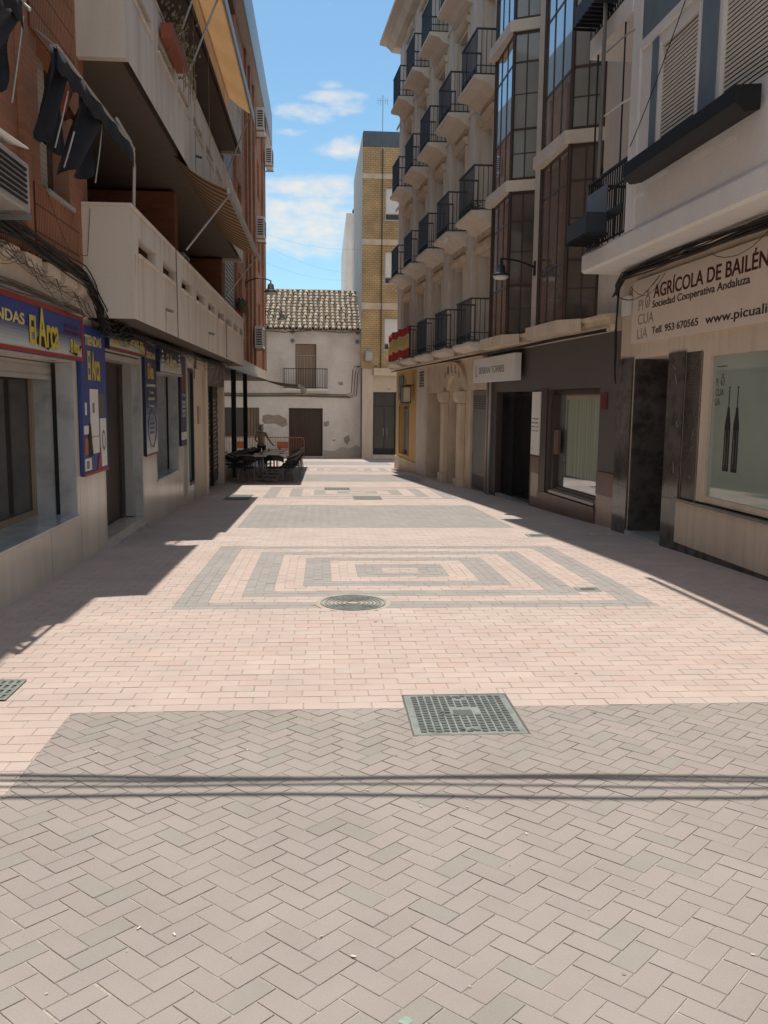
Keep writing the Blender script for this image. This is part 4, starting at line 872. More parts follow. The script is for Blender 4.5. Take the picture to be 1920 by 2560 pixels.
# bays
def bay(u0, u1, zs, mats, wd=.46, ch=.24):
    pl = lambda w_, e: [tuple(R2.P(u0-e*.0, 0, 0).xy), tuple(R2.P(u0+ch-e*.5, w_, 0).xy), tuple(R2.P(u1-ch+e*.5, w_, 0).xy), tuple(R2.P(u1, 0, 0).xy)]
    f = MB(); frs = []
    A = [R2.P(u0, .0, 0), R2.P(u0+ch, wd, 0), R2.P(u1-ch, wd-.07, 0), R2.P(u1, .0, 0)]
    inner = [R2.P(u0+.01, .0, 0), R2.P(u0+ch+.005, wd-.010, 0), R2.P(u1-ch-.005, wd-.080, 0), R2.P(u1-.01, .0, 0)]
    for i, (za, zb) in enumerate(zs):
        g = MB(); g2 = MB()
        for a, b in list(zip(inner, inner[1:])): (g2 if a is inner[0] else g).quad(a+Vector((0, 0, za)), b+Vector((0, 0, za)), b+Vector((0, 0, zb)), a+Vector((0, 0, zb)))
        fr_ = MB(); cw = fr_
        def member(p, q, z0, z1, r): 
            dd = (q-p); l_ = dd.length; dn = dd.normalized(); nn = Vector((-dn.y, dn.x, 0)) if Vector((-dn.y, dn.x, 0)).x < 0 else Vector((dn.y, -dn.x, 0))
            v = [p+nn*r[1], q+nn*r[1], q-nn*r[0], p-nn*r[0]]; fr_.add([Vector((x.x, x.y, z)) for z in (z0, z1) for x in v], [(0, 1, 2, 3), (7, 6, 5, 4), (0, 4, 5, 1), (1, 5, 6, 2), (2, 6, 7, 3), (3, 7, 4, 0)])
        for j, (a, b) in enumerate(zip(A, A[1:])):
            n = 2 if j == 1 else 1
            for (z0, z1) in ((za, za+.06), (zb-.06, zb), (za+(zb-za)*.34, za+(zb-za)*.34+.045), (za+(zb-za)*.79, za+(zb-za)*.79+.035)): member(a, b, z0, z1, (.012, .0))
            if j == 1:
                for t in (.36, .68): p = a.lerp(b, t); dn = (b-a).normalized()*.012; member(p-dn, p+dn, za, zb, (.012, .003))
            if j == 0:
                p = a.lerp(b, .5); dn = (b-a).normalized()*.012; member(p-dn, p+dn, za, zb, (.012, .003))
                for t in (.18, .58): z_ = za+(zb-za)*t; member(a, b, z_, z_+.02, (.012, -.002))
        for p in A[1:3]: fr_.lathe((p.x, p.y, za), [(.036, 0), (.036, zb-za)], 8)
        p = A[0]; fr_.lathe((p.x, p.y, za), [(.035, 0), (.035, zb-za)], 8)
        o = fr_.build('bay_window', 'bronze', Sb); g.build('pane', mats[i], o, fix=False); g2.build('side_pane', 'glassside' if i else 'glassbay2', o, fix=False)
        # stone band above
        B = [R2.P(u0-.05, .0, 0), R2.P(u0+ch-.02, wd+.10, 0), R2.P(u1-ch+.02, wd+.10, 0), R2.P(u1+.05, .0, 0)]
        MB().plan([(p.x, p.y) for p in B], zb+.0, zb+.21).build('bay_band', 'stone', Sb)
    B = [R2.P(u0-.15, .31, 0), R2.P(u0+ch-.05, wd+.14, 0), R2.P(u1-ch+.05, wd+.14, 0), R2.P(u1+.15, .31, 0)]
    MB().plan([(p.x, p.y) for p in B], 2.97, 3.18).build('bay_base', 'stoney', Sb)
bay(14.35, 16.42, [(3.18, 6.03), (6.24, 9.08), (9.29, 12.1), (12.31, 15.0)], ['glassbay2', 'glassbay', 'glassbay', 'glassbay'])
bay(17.68, 19.68, [(3.18, 6.03), (6.24, 9.08), (9.29, 12.1), (12.31, 15.0)], ['glassbay2', 'glassbay', 'glassbay', 'glassbay'])
MB().box(R2, 17.28, 17.6, .003, .06, 3.17, 15.0).build('pilaster', 'stone', Sb, split=True)
# ground floor, dark grey shop u 13.15..20.9
holes(MB(), R2, 13.15, 20.95, -.75, 2.93, [(17.45, 20.15, -.6, 2.03, .45), (14.05, 16.52, .10, 2.05, .22)], w=.0).build('shop_wall', 'fascia', Sb)
mb = MB(); mb.box(R2, 13.2, 13.98, .004, .03, -.3, .30).box(R2, 16.92, 17.38, .004, .03, -.1, .38); mb.build('pink_base_tile', 'pinktile', Sb, split=True)
mb = MB(); mb.box(R2, 13.18, 14.0, .003, .032, .303, .68).box(R2, 16.9, 17.4, .003, .032, .383, .72).box(R2, 14.0, 16.9, .003, .05, -.5, .02).box(R2, 13.18, 14.0, .003, .028, -.6, -.303).box(R2, 16.9, 17.4, .003, .028, -.6, -.103); mb.build('brown_base_tile', 'browntile', Sb, split=True)
MB().box(R2, 13.98, 16.6, .0, .07, .02, .06).build('window_sill', 'browntile', Sb, split=True)
f = MB(); f.box(R2, 14.06, 16.5, -.2, -.1, 1.95, 2.04).box(R2, 16.3, 16.5, -.2, -.05, .11, 1.95).box(R2, 14.06, 14.12, -.2, -.12, .11, 1.95).box(R2, 14.12, 16.3, -.2, -.1, .11, .2)
f = f.build('display_window', 'bronze', Sb); MB().box(R2, 14.12, 16.3, -.17, -.16, .2, 1.95).build('pane', 'glassbay', f); MB().box(R2, 14.15, 15.9, -.159, -.155, .45, 1.88).build('string_curtain', 'curtain', f)
mb = MB()
for k in range(3): mb.box(R2, 14.1, 16.3, -.09+.05*k, -.07+.05*k, .10-.01*k, .15-.01*k)
mb.build('window_track', 'alu', f); MB().box(R2, 16.05, 16.28, -.09, -.04, .82, 1.28).build('notice_panel', 'browntile', f); MB().box(R2, 14.12, 16.0, -.154, -.15, 1.86, 1.93).build('valance', 'shutter', f)
d = MB(); d.box(R2, 17.46, 20.14, -.45, -.42, -.4, 2.02); d = d.build('shop_door', 'glassdark', Sb)
mb = MB(); n = 22
for k in range(n+1):
    for s_ in (-1, 1):
        u0 = 17.5; u1 = 20.1; a = u0+(u1-u0)*k/n
        q = [R2.P(min(max(a+s_*.06*(1 if j % 2 else -1)*.9, u0), u1), -.12, -.33+j*.1) for j in range(24)]
        mb.tube(q, .006, 3)
mb.build('lattice_gate', 'iron', d); MB().box(R2, 17.46, 20.14, -.14, .0, -.42, -.33).build('threshold', 'grey', d)
mb = MB(); mb.box(R2, 17.46, 17.52, -.3, .01, -.4, 2.03).box(R2, 20.06, 20.16, -.2, .02, -.4, 2.03).box(R2, 16.55, 16.88, .003, .03, -.3, 2.05); mb.build('door_frame', 'bronze', d, split=True)
wp = thing('notice_board', 'tall white notice panel between the gated door and the curtained shop window', 'sign', R2.P(17.15, .03, .74)); MB().box(R2, 16.9, 17.4, .005, .045, .75, 2.01).build('panel', 'white', wp)
for k, t_ in enumerate(('HORARIO', 'LUNES A VIERNES', '10.00 - 13.30', '17.30 - 20.30')): text(t_, R2, 17.35, 1.46-.08*k, .046, .028, 'ltrgrey', wp, width=.38)
text('S', R2, 17.3, .86, .046, .04, 'ltr', wp)
rp = thing('alarm_plate', 'small dark red alarm plate on the grey shop front', 'sign', R2.P(13.85, .01, 1.7)); MB().box(R2, 13.72, 13.95, .004, .02, 1.70, 1.97).build('plate', 'redtag', rp)
ws = thing('shop_sign', 'white box sign with faint grey lettering hung on the dark grey shop front', 'shop sign', R2.P(19.5, .2, 2.3))
MB().box(R2, 18.0, 21.35, .10, .26, 2.26, 2.83).build('panel', 'acwhite', ws, bevel=.01); text('L', R2, 21.1, 2.4, .262, .28, 'ltrgrey', ws, width=.14); text('SERBAN TORRES', R2, 20.8, 2.46, .262, .15, 'ltrgrey', ws, width=2.1)
MB().box(R2, 18.4, 18.5, .0, .10, 2.4, 2.5).box(R2, 20.8, 20.9, .0, .10, 2.4, 2.5).build('bracket', 'iron', ws)
# pipes
dp = thing('downpipe', 'pair of grey downpipes beside the gated shop door', 'downpipe', R2.P(20.6, .05, -.5)); MB().tube([R2.P(20.42, .07, -.42), R2.P(20.42, .07, 2.2), R2.P(20.35, .09, 2.9)], .04, 8).build('pipe', 'grey', dp, smooth=True); MB().tube([R2.P(20.68, .07, -.42), R2.P(20.68, .07, 2.9)], .035, 8).build('pipe', 'pinktile', dp, smooth=True)
# beyond: grey metal door, portal, shop recess, ochre corner
holes(MB(), R2, 20.95, 29.9, -1.05, 2.93, [(21.0, 22.55, -.9, 2.1, .10), (23.45, 25.05, -.9, 2.05, .45), (26.2, 28.15, -.95, 2.07, .9)]).build('ground_wall', 'stoney', Sb)
d = MB(); d.box(R2, 21.02, 22.53, -.10, -.06, -.5, 2.08); d = d.build('metal_door', 'greymid', Sb)
mb = MB()
for k in range(6): mb.box(R2, 21.1, 22.45, -.059, -.045, 1.62+.06*k, 1.65+.06*k)
for k in range(10): mb.box(R2, 21.1, 22.45, -.059, -.045, -.42+.035*k, -.40+.035*k)
mb.build('vent_slats', 'fascia', d)
por = MB()
for u in (23.1, 25.1): por.mark().box(R2, u, u+.36, .003, .16, -.3, 1.75).profile(R2, [(.003, 1.75), (.2, 1.78), (.26, 1.9), (.26, 2.06), (.003, 2.1)], u-.06, u+.42).box(R2, u-.04, u+.40, .003, .22, -.9, -.3)
por.build('portal_column', 'stoney', Sb, bevel=.02)
ap = [(22.95, 2.1)]+[(24.28+1.33*math.cos(math.pi*(1-k/14)), 2.1+.80*math.sin(math.pi*k/14)) for k in range(15)]+[(25.6, 2.1)]
ai = [(24.26+.72*math.cos(math.pi*k/14), 2.1+.42*math.sin(math.pi*k/14)) for k in range(15)]
MB().prism(R2, ap[1:-1]+ai, .003, .09).build('portal_arch', 'stoney', Sb, label='carved stone arch with raised letters')
for k, ch_ in enumerate('VILLA'): 
    a = math.pi*(.80-.15*k); text(ch_, R2, 24.35-.0+(-1.05)*math.cos(a)*-1*-1+.12, 2.2+.42*math.sin(a), .092, .22, 'ltr', Sb, width=.15)
MB().box(R2, 23.46, 25.04, -.45, -.4, -.85, 2.04).build('portal_door', 'wood', Sb)
d = MB().box(R2, 26.22, 28.1, -.9, -.85, -.9, 2.05).build('shop_door', 'glassdark', Sb); MB().box(R2, 26.25, 28.1, -.84, -.82, 1.4, 1.95).build('notice', 'white', d); MB().box(R2, 26.4, 28.0, -.84, -.82, -.85, -.1).build('lower_panel', 'acwhite', d)
MB().box(R2, 28.2, 29.85, .003, .05, -1, 2.93).build('render_panel', 'stone', Sb)
mb = MB()
for k in range(6): mb.box(R2, 28.6, 29.3, .051, .07, 2.28+.09*k, 2.32+.09*k)
mb.build('vent_slats', 'iron', Sb)
holes(MB(), R2, 29.9, 34.35, -1.15, 2.93, [(31.6, 33.4, -.22, 1.62, .2)], w=.0).build('ochre_wall', 'ochre', Sb)
mb = MB(); mb.box(R2, 29.9, 34.36, .003, .05, -1.2, -.35); mb.build('stone_base', 'stoney', Sb)
d = MB(); d.box(R2, 31.62, 33.38, -.2, -.17, -.2, 1.6).build('poster_case', 'wood', Sb); 
mb = MB(); mb.box(R2, 31.5, 33.5, .0, .04, 1.62, 1.70).box(R2, 33.4, 33.5, .0, .04, -.22, 1.62).box(R2, 31.5, 31.6, .0, .04, -.22, 1.62); mb.build('case_frame', 'woodpale', Sb)
po = MB().box(R2, 31.8, 33.2, -.16, -.15, -.05, 1.5).build('poster', 'midblue', None); tag(po, 'dark blue poster in the wooden case on the ochre corner', 'poster')
t = thing('wall_sign', 'grey and blue sign high on the ochre corner', 'sign', R2.P(33, .05, 1.8)); MB().box(R2, 32.6, 33.6, .01, .05, 1.85, 2.75).build('panel', 'slate', t); MB().box(R2, 32.75, 33.45, .051, .06, 2.1, 2.35).build('stripe', 'midblue', t)
t = thing('wall_sign', 'small pale grey plate beside the lantern on the ochre corner', 'sign', R2.P(31.9, .05, 1.8)); MB().box(R2, 31.6, 32.4, .01, .04, 1.75, 2.3).build('panel', 'alu', t)
t = thing('wall_lantern', 'small black wrought lantern with pale panes on the ochre wall', 'lantern', R2.P(30.7, .1, 1.8)); mb = MB(); mb.box(R2, 30.5, 30.95, .12, .42, 2.3, 2.34).box(R2, 30.5, 30.95, .12, .42, 1.72, 1.76).box(R2, 30.70, 30.76, .0, .28, 2.34, 2.38).tube([R2.P(30.72, .27, 2.3), R2.P(30.72, .27, 2.62)], .015)
for u in (30.51, 30.93):
    for w in (.13, .41): mb.tube([R2.P(u, w, 1.74), R2.P(u, w, 2.3)], .018)
mb.build('cage', 'wood', t); MB().box(R2, 30.55, 30.9, .16, .38, 1.78, 2.28).build('glass', 'signcream', t)
# flag on the farthest two first floor balconies
fl = thing('flag', 'red and yellow striped flag draped over the farthest first floor railings', 'flag', R2.P(32, .55, 3.2))
for nm, a, b in (('flagred', .76, 1.02), ('flagyel', .30, .76), ('flagred', .04, .30)):
    rows = [[R2.P(28.75+4.1*k/60, .535+.03*math.sin(k*.55)+(.02 if 20 < k < 30 else 0), 3.24+z+.03*math.sin(k*.3)) for k in range(61)] for z in (b, (a+b)/2, a)]
    MB().sheet(rows, (-.006, 0, 0)).build('stripe', nm, fl, smooth=True)
# plant on a first balcony
pl = thing('balcony_plant', 'dark trailing plant in the near balcony of the second floor row', 'plant', R2.P(20.95, .3, 6.25))
mb = MB()
for k in range(420):
    u = random.uniform(20.75, 21.9); z = 6.27+abs(random.gauss(0, .12)); w = random.uniform(.3, .56); s_ = random.uniform(.02, .05); p = R2.P(u, w, z); a = random.uniform(0, 6)
    mb.add([p, p+Vector((s_*math.cos(a), s_*math.sin(a), s_*.7)), p+Vector((-s_*.4, s_*.6, s_))], [(0, 1, 2)])
mb.build('foliage', 'leaf', pl, fix=False)
bl = MB().lathe(R2.P(23.3, .56, 5.95), [(.001, 0), (.05, .02), (.07, .07), (.05, .12), (.001, .14)], 14).build('bulb_lamp', 'acwhite', smooth=True); tag(bl, 'round white bulb hanging under a balcony of the second floor row', 'lamp')
# lamp right
wall_lamp(R2.P(17.45, .06, 4.48), R2.P(17.15, .83, 4.57), 'dark street lamp on a bracket in front of the brown bay window', .74)
# cables on ledge
bundle(R2, [(13.3, .25, 2.92), (20, .28, 2.92), (27, .28, 2.92), (34, .28, 2.92)], 5, .02, 'thin dark cables under the first floor ledge of the stone building', r=.009)

# ------------------------------------------------------------------ RIGHT NEAR: white building
Wb = thing('white_building', 'white rendered building with shuttered windows over a shop and a black marble doorway', 'building', R1.P(10, 0, gz(10)))
holes(MB(), R1, 1, 13.12, -.5, 3.74, [(11.34, 12.56, -.16, 2.45, .9), (4.0, 10.42, .58, 2.44, .06)]).build('shop_wall', 'plaster', Wb)
MB().box(R1, 1, 13.1, -9, -.95, -.6, 3.7).build('building_core', 'brown', Wb, split=True)
mb = MB(); mb.box(R1, 12.58, 13.14, .003, .03, -.5, 2.47).box(R1, 10.86, 11.33, .003, .03, -.5, 2.47).box(R1, 10.40, 10.86, -.05, .0, .58, 2.46); mb.build('marble_pier', 'dmarble', Wb, split=True, bevel=.004)
mb = MB()
for (u, z, l_, a) in ((11.1, 2.25, .12, .5), (11.05, 2.05, .16, 1.2), (10.6, 1.35, .14, 1.9), (10.62, 1.2, .1, 2.3), (11.15, .55, .2, 1.1), (12.8, 1.6, .04, 0), (12.85, 1.35, .05, 1), (10.95, 1.5, .1, 1), (10.55, .85, .09, .6), (11.0, .9, .14, 1.4)):
    q = [(u+math.cos(a)*l_*t+.012*math.sin(t*9), z+math.sin(a)*l_*t) for t in (0, .4, .7, 1)]; 
    w0 = .031 if not 10.4 < u < 10.86 else .001
    mb.prism(R1, [(x-.004, y) for x, y in q]+[(x+.006*(1 if i else .2), y) for i, (x, y) in enumerate(reversed(q))], w0, w0+.001)
mb.build('marble_vein', 'vein', Wb, split=True)
mb = MB()
for z in (.55, 1.22, 1.9): mb.box(R1, 12.58, 13.14, .0305, .0312, z, z+.006).box(R1, 10.86, 11.33, .0305, .0312, z, z+.006)
mb.build('marble_joint', 'black', Wb)
d = MB().box(R1, 11.35, 12.55, -.9, -.86, -.1, 2.44).build('entrance_door', 'black', Wb, label='black door set deep in the doorway'); MB().box(R1, 11.5, 12.4, -.855, -.85, .9, 1.5).build('pane', 'glassdark', d); MB().tube([R1.P(12.3, -.83, .95), R1.P(12.3, -.83, 1.15)], .012).build('door_handle', 'alu', d)
mb = MB(); mb.box(R1, 11.345, 11.38, -.85, -.003, -.13, 2.44).box(R1, 12.52, 12.555, -.85, -.003, -.13, 2.44); mb.build('door_jamb', 'dmarble', Wb, split=True)
MB().box(R1, 11.34, 12.56, -.88, .04, -.3, -.10).build('door_step', 'gmarble', Wb, bevel=.006)
MB().box(R1, 1, 10.88, .003, .035, .0, .55).build('beige_base', 'plaster', Wb, bevel=.006); MB().box(R1, 1, 10.88, .003, .025, -.4, -.003).build('dark_plinth', 'dmarble', Wb)
MB().box(R1, 4, 10.9, -.05, .06, .55, .585).build('window_sill', 'dmarble', Wb, split=True, bevel=.004)
f = MB(); f.box(R1, 4.0, 10.40, -.06, .0, 2.38, 2.44).box(R1, 10.2, 10.40, -.06, .0, .60, 2.38).box(R1, 4.0, 10.2, -.06, -.02, .60, .68); f = f.build('shop_window', 'plaster', Wb)
MB().box(R1, 4.0, 10.19, -.045, -.04, .68, 2.39).build('pane', 'glassgreen', f)
for u in (9.78, 9.585):
    pts = [(-.055, 0), (.055, 0), (.06, .02), (.055, .55), (.03, .66), (.022, .72), (.022, .74), (.007, .75), (.006, .97), (.014, .972), (.014, .985), (-.014, .985), (-.014, .972), (-.006, .97), (-.007, .75), (-.022, .74), (-.022, .72), (-.03, .66), (-.055, .55), (-.06, .02)]
    MB().prism(R1, [(u+a*1.15, 1.02+b) for a, b in pts], -.0395, -.037).build('bottle_decal', 'black', f)
    mb = MB(); mb.prism(R1, [(u+.030, 1.06), (u+.036, 1.06), (u+.036, 1.5), (u+.030, 1.5)], -.0368, -.0362).prism(R1, [(u-.036, 1.06), (u-.030, 1.06), (u-.030, 1.5), (u-.036, 1.5)], -.0368, -.0362); mb.build('bottle_highlight', 'greymid', f)
    text('PICUALIA', R1, u+.012, 1.12, -.0368, .026, 'greymid', f, name='bottle_lettering', width=.28, rot=math.pi/2, ex=.0008)
text('PI', R1, 10.12, 2.02, -.0395, .085, 'ltr', f, width=.05, ex=.001); text('CUA', R1, 10.12, 1.90, -.0395, .085, 'ltr', f, width=.2, ex=.001); text('LIA', R1, 10.12, 1.79, -.0395, .085, 'ltr', f, width=.12, ex=.001)
def olive(fr, u, z, s, w, mat, par):
    mb = MB(); mb.tube([fr.P(u-s*.30*math.sin(a*.4488), w, z+s*.38*math.cos(a*.4488)) for a in range(15)], s*.022, 4)
    mb.tube([fr.P(u+s*.08, w, z+s*.28), fr.P(u, w, z+s*.5), fr.P(u-s*.14, w, z+s*.75)], s*.02, 4).tube([fr.P(u, w, z+s*.5), fr.P(u+s*.2, w, z+s*.72)], s*.02, 4).tube([fr.P(u+.1*s, w, z-.25*s), fr.P(u-.05*s, w, z+.1*s)], s*.02, 4); mb.build('olive_mark', mat, par)
olive(R1, 9.96, 2.07, .13, -.037, 'ltr', f)
text('www.picualia.com', R1, 10.13, 2.24, -.0395, .022, 'ltr', f, width=.26, ex=.001)
mb = MB(); mb.box(R1, 9.6, 10.15, -.0395, -.038, .93, .934); mb.build('decal_line', 'ltrgrey', f)
bs = thing('shop_sign', 'long cream sign board reading AGRICOLA DE BAILEN over the olive oil shop', 'shop sign', R1.P(10, .05, 2.67))
MB().box(R1, 5, 12.6, .004, .06, 2.67, 3.56).build('board', 'signcream', bs, bevel=.004)
text('AGRÍCOLA DE BAILÉN', R1, 11.85, 3.24, .061, .23, 'maroon', bs, width=2.92, bold=.012)
text('Sociedad Cooperativa Andaluza', R1, 11.87, 3.115, .061, .095, 'ltr', bs, width=2.58, bold=.006)
text('Telf. 953 670565', R1, 11.85, 2.76, .061, .095, 'ltr', bs, width=1.38, bold=.006); text('www.picualia.com', R1, 10.28, 2.76, .061, .105, 'ltr', bs, width=2.05, bold=.006)
for s_, z in (('PI', 3.12), ('CUA', 2.92), ('LIA', 2.72)): text(s_, R1, 12.36, z, .061, .15, 'ltrgrey', bs, width={'PI': .16, 'CUA': .55, 'LIA': .36}[s_], ex=.002)
olive(R1, 12.04, 3.22, .22, .063, 'ltr', bs)
# slab, bay, upper parts
MB().profile(R1, [(-.1, 3.74), (.62, 3.74), (.66, 3.77), (.66, 3.99), (.63, 4.03), (-.1, 4.03)], -6, 13.15).build('balcony_slab', 'white', Wb)
holes(MB(), R1, 1, 11.52, 4.03, 6.95, [(9.67, 10.72, 4.86, 6.12, .16), (8.0, 9.16, 4.86, 6.12, .16)], w=.60).build('bay_wall', 'white', Wb)
holes(MB(), R1, 1, 11.52, 7.05, 8.6, [(9.67, 10.72, 7.7, 8.4, .16)], w=.60).build('bay_wall', 'bluegrey', Wb, label='blue grey upper wall'); 
MB().box(R1, 1, 11.24, .601, .63, 6.22, 6.33).box(R1, 11.26, 11.52, .602, .64, 4.04, 8.6).build('white_trim', 'white', Wb)
MB().box(R1, 1, 11.25, .601, .62, 6.335, 7.3).build('blue_band', 'bluegrey', Wb)
mb = MB(); mb.box(R1, 9.23, 9.60, .601, .615, 4.8, 6.30).box(R1, 10.76, 10.93, .601, .615, 4.8, 6.2); mb.build('blue_panel', 'bluegrey', Wb, split=True)
for (a, b) in ((9.67, 10.72), (8.0, 9.16)):
    w_ = MB(); w_.box(R1, a, a+.03, .46, .612, 4.86, 6.12).box(R1, b-.03, b, .46, .612, 4.86, 6.12).box(R1, a+.03, b-.03, .46, .6, 6.06, 6.12); w_ = w_.build('window', 'white', Wb)
    mb = MB(); z = 4.87
    while z < 6.04: mb.box(R1, a+.03, b-.03, .562, .568, z, z+.030); z += .047
    mb.build('roller_blind', 'blind', w_); MB().box(R1, a+.03, b-.03, .50, .552, 4.87, 6.06).build('pane', 'black', w_)
mb = MB(); mb.box(R1, 1, 13.1, -9, -.4, 3.8, 8.6).box(R1, 1, 11.5, -.4, .40, 4.04, 8.6); mb.build('building_core', 'plaster', Wb, split=True)
MB().box(R1, 11.3, 13.12, -.4, .0, 4.03, 8.6).build('side_wall', 'stoney', Wb)
MB().profile(R1, [(-.1, 6.80), (.66, 6.80), (.66, 7.06), (-.1, 7.06)], 11.53, 13.15).build('balcony_slab', 'white', Wb)
MB().box(R1, 1, 13.1, -9, 1.12, 8.6, 8.8).build('roof_slab', 'white', Wb)
mb = MB()   # rendered wall under sign, cables and tiles
for z0, sfx in ((4.035, 'lower'), (7.065, 'upper')):
    r_ = thing('balcony_railing', 'black iron railing with hanging planter box on the %s balcony of the white building' % sfx, 'railing', R1.P(12.3, .6, z0), 'iron railings of the white building')
    q = MB(); bars(q, R1, 11.58, 13.05, .62, z0+.03, z0+.95, .085, .008)
    for j in range(7): q.box(R1, 13.04, 13.06, .03+j*.09, .045+j*.09, z0+.03, z0+.95)
    q.box(R1, 11.55, 13.07, .60, .64, z0+.95, z0+.985).box(R1, 11.55, 13.07, .61, .63, z0+.03, z0+.055).box(R1, 13.03, 13.07, .0, .60, z0+.95, z0+.985).box(R1, 11.55, 13.07, .61, .63, z0+.70, z0+.72)
    q.build('bars', 'iron', r_)
    q = MB(); q.box(R1, 12.15, 13.0, .66, .95, z0+.12, z0+.16).box(R1, 12.15, 12.18, .66, .95, z0+.16, z0+.40).box(R1, 12.97, 13.0, .66, .95, z0+.16, z0+.40).box(R1, 12.18, 12.97, .92, .95, z0+.16, z0+.36); q.build('planter_box', 'iron2', r_)
    q = MB()
    for j in range(8): q.box(R1, 12.1+j*.13, 12.12+j*.13, .64, .97, z0+.08, z0+.118)
    q.build('planter_shelf', 'iron', r_); MB().box(R1, 12.2, 13.0, .645, .66, z0+.42, z0+.80).build('grey_sheet', 'blueglass', r_); MB().box(R1, 11.6, 12.2, .645, .655, z0+.28, z0+.42).build('dark_band', 'iron', r_)
for (u, w, a, b, r, lab) in ((12.2, .78, 4.9, 7.9, .028, 'thick grey pole clamped in front of the lower railing'), (12.95, .60, 4.75, 6.8, .014, 'thin black pole at the far end of the railing'), (12.68, .60, 4.8, 6.8, .014, 'thin black pole with a dark lamp, second from the far end of the railing'), (11.85, .62, 5.0, 6.8, .012, 'thin black pole close to the white corner strip')):
    o = MB().tube([R1.P(u, w, a), R1.P(u, w, b)], r, 8).build('pole', 'greymid' if r > .02 else 'iron', smooth=True); tag(o, lab, 'pole', 'poles at the railing of the white building')
o = MB().lathe(R1.P(12.68, .60, 5.15), [(.001, -.1), (.045, -.06), (.05, 0), (.03, .08), (.001, .09)], 12).build('pole_lamp', 'iron', smooth=True); tag(o, 'small dark lamp fixed on a thin pole by the railing', 'lamp')
for z, lab in ((5.72, 'lower'), (6.55, 'upper')): 
    o = MB().tube([R1.P(11.45, .64, z), R1.P(11.6, .70, z-.01), R1.P(12.2, .74, z+.0)], .010, 6).build('pole_bracket', 'white' if lab == 'lower' else 'grey'); tag(o, '%s bracket tying the grey pole to the white corner' % lab, 'bracket', 'pole brackets')
o = MB().tube([R1.P(9.2, 1.215, 8.65), R1.P(11.9, 1.215, 8.65)], .035, 6).build('gutter', 'grey'); tag(o, 'gutter hung outside the roof edge of the white building', 'gutter')
cable([R1.P(9.95, .66, 6.25), R1.P(11.4, .66, 5.1)], .006, 'cable', 'thin black cable slanting across the shuttered window', sag=.05)
q = MB()
for (u, z, l_) in ((9.2, 4.45, .5), (10.3, 4.5, .6), (11.0, 4.4, .3), (8.7, 4.42, .35)):
    q.prism(R1, [(u, z), (u+l_, z+.015), (u+l_*1.05, z+.06), (u+l_*.5, z+.075), (u+.02, z+.05)], .6005, .602)
q.build('glint_streak', 'glint', Wb, split=True)  # pale streaks under the trough stand in for sunlight reflected onto the wall
tr = thing('window_box', 'long black trough along the sills of the shuttered windows', 'planter', R1.P(10, .8, 4.6)); 
MB().profile(R1, [(.645, 4.55), (.80, 4.52), (.90, 4.60), (.90, 4.76), (.645, 4.78)], 8.2, 10.98).build('trough', 'black', tr, bevel=.008); q = MB()
for k in range(3): q.tube([R1.P(8.3, .66+.07*k, 4.585), R1.P(11.2, .66+.07*k, 4.585)], .007, 5)
q.build('wire', 'iron', tr)
bundle(R1, [(5.5, .25, 3.62), (9, .22, 3.64), (12.5, .20, 3.64), (13.05, .14, 3.45)], 18, .06, 'black cable bundle under the white slab above the cream sign', r=.010, loops=6)
bundle(R1, [(13.02, .10, 3.62), (13.12, .08, 2.9), (13.1, .07, 2.1)], 7, .025, 'black cables dropping between the cream sign and the dark grey shop', r=.008, loops=0)
jb = MB().box(R1, 12.68, 12.92, .03, .10, 3.1, 3.38).build('junction_box', 'acwhite', bevel=.005); tag(jb, 'small cream junction box left of the cream sign board', 'junction box')

# ------------------------------------------------------------------ FAR HOUSE
Hb = thing('whitewashed_house', 'old whitewashed two storey house with peeling render and a clay tile roof', 'house', (0, 47, gz(47)))
holes(MB(), HF, -9, 2.15, -1.6, 5.62, [(-1.76, .07, -1.25, 1.36, .25), (-5.6, -3.35, -.2, 1.36, .22), (-1.40, -.28, 2.42, 4.78, .22)]).build('wall', 'whitewash', Hb)
MB().box(HF, -9, 2.14, -8, -.3, -1.5, 5.6).build('core', 'brown', Hb)
for (pts) in ([(-3.15, .93), (-2.9, 1.02), (-2.6, .95), (-2.3, 1.0), (-1.9, .78), (-1.82, .45), (-2.1, .32), (-2.5, .52), (-3.1, .5), (-3.2, .7)], [(.12, .62), (.4, .70), (.42, .5), (.25, .35), (.12, .42)], [(1.2, -.2), (1.5, -.05), (1.55, -.35), (1.4, -.62), (1.25, -.45)], [(.55, -.35), (.78, -.3), (.72, -.42)], [(.9, 2.75), (1.15, 2.8), (1.15, 2.6), (.92, 2.62)]):
    MB().prism(HF, pts, .002, .006).build('bare_render', 'wdirt', Hb)
mb = MB(); mb.prism(HF, [(.1, -1.4), (2.13, -1.4), (2.13, -.75), (1.9, -.62), (1.5, -.8), (1.1, -.72), (.7, -.95), (.1, -.9)], .002, .004); mb.build('grey_damp_base', 'damp', Hb)
d = MB().box(HF, -1.74, .05, -.25, -.2, -1.25, 1.34).build('door', 'wood', Hb); MB().box(HF, -1.3, -1.05, -.2, -.185, -1.1, 1.3).box(HF, -.85, -.82, -.2, -.185, -1.2, 1.3).build('door_board', 'bronze', d)
w_ = MB().box(HF, -5.58, -3.37, -.22, -.2, -.2, 1.34).build('window', 'fascia', Hb); q = MB()
for k in range(5): q.box(HF, -4.1+k*.15, -4.0+k*.15, -.2, -.17, -.2, 1.34)
q.build('board', 'woodpale', w_)
w_ = MB().box(HF, -1.38, -.30, -.22, -.18, 2.44, 4.76).build('balcony_door', 'woodpale', Hb); q = MB(); q.box(HF, -1.38, -.30, -.18, -.15, 4.15, 4.19)
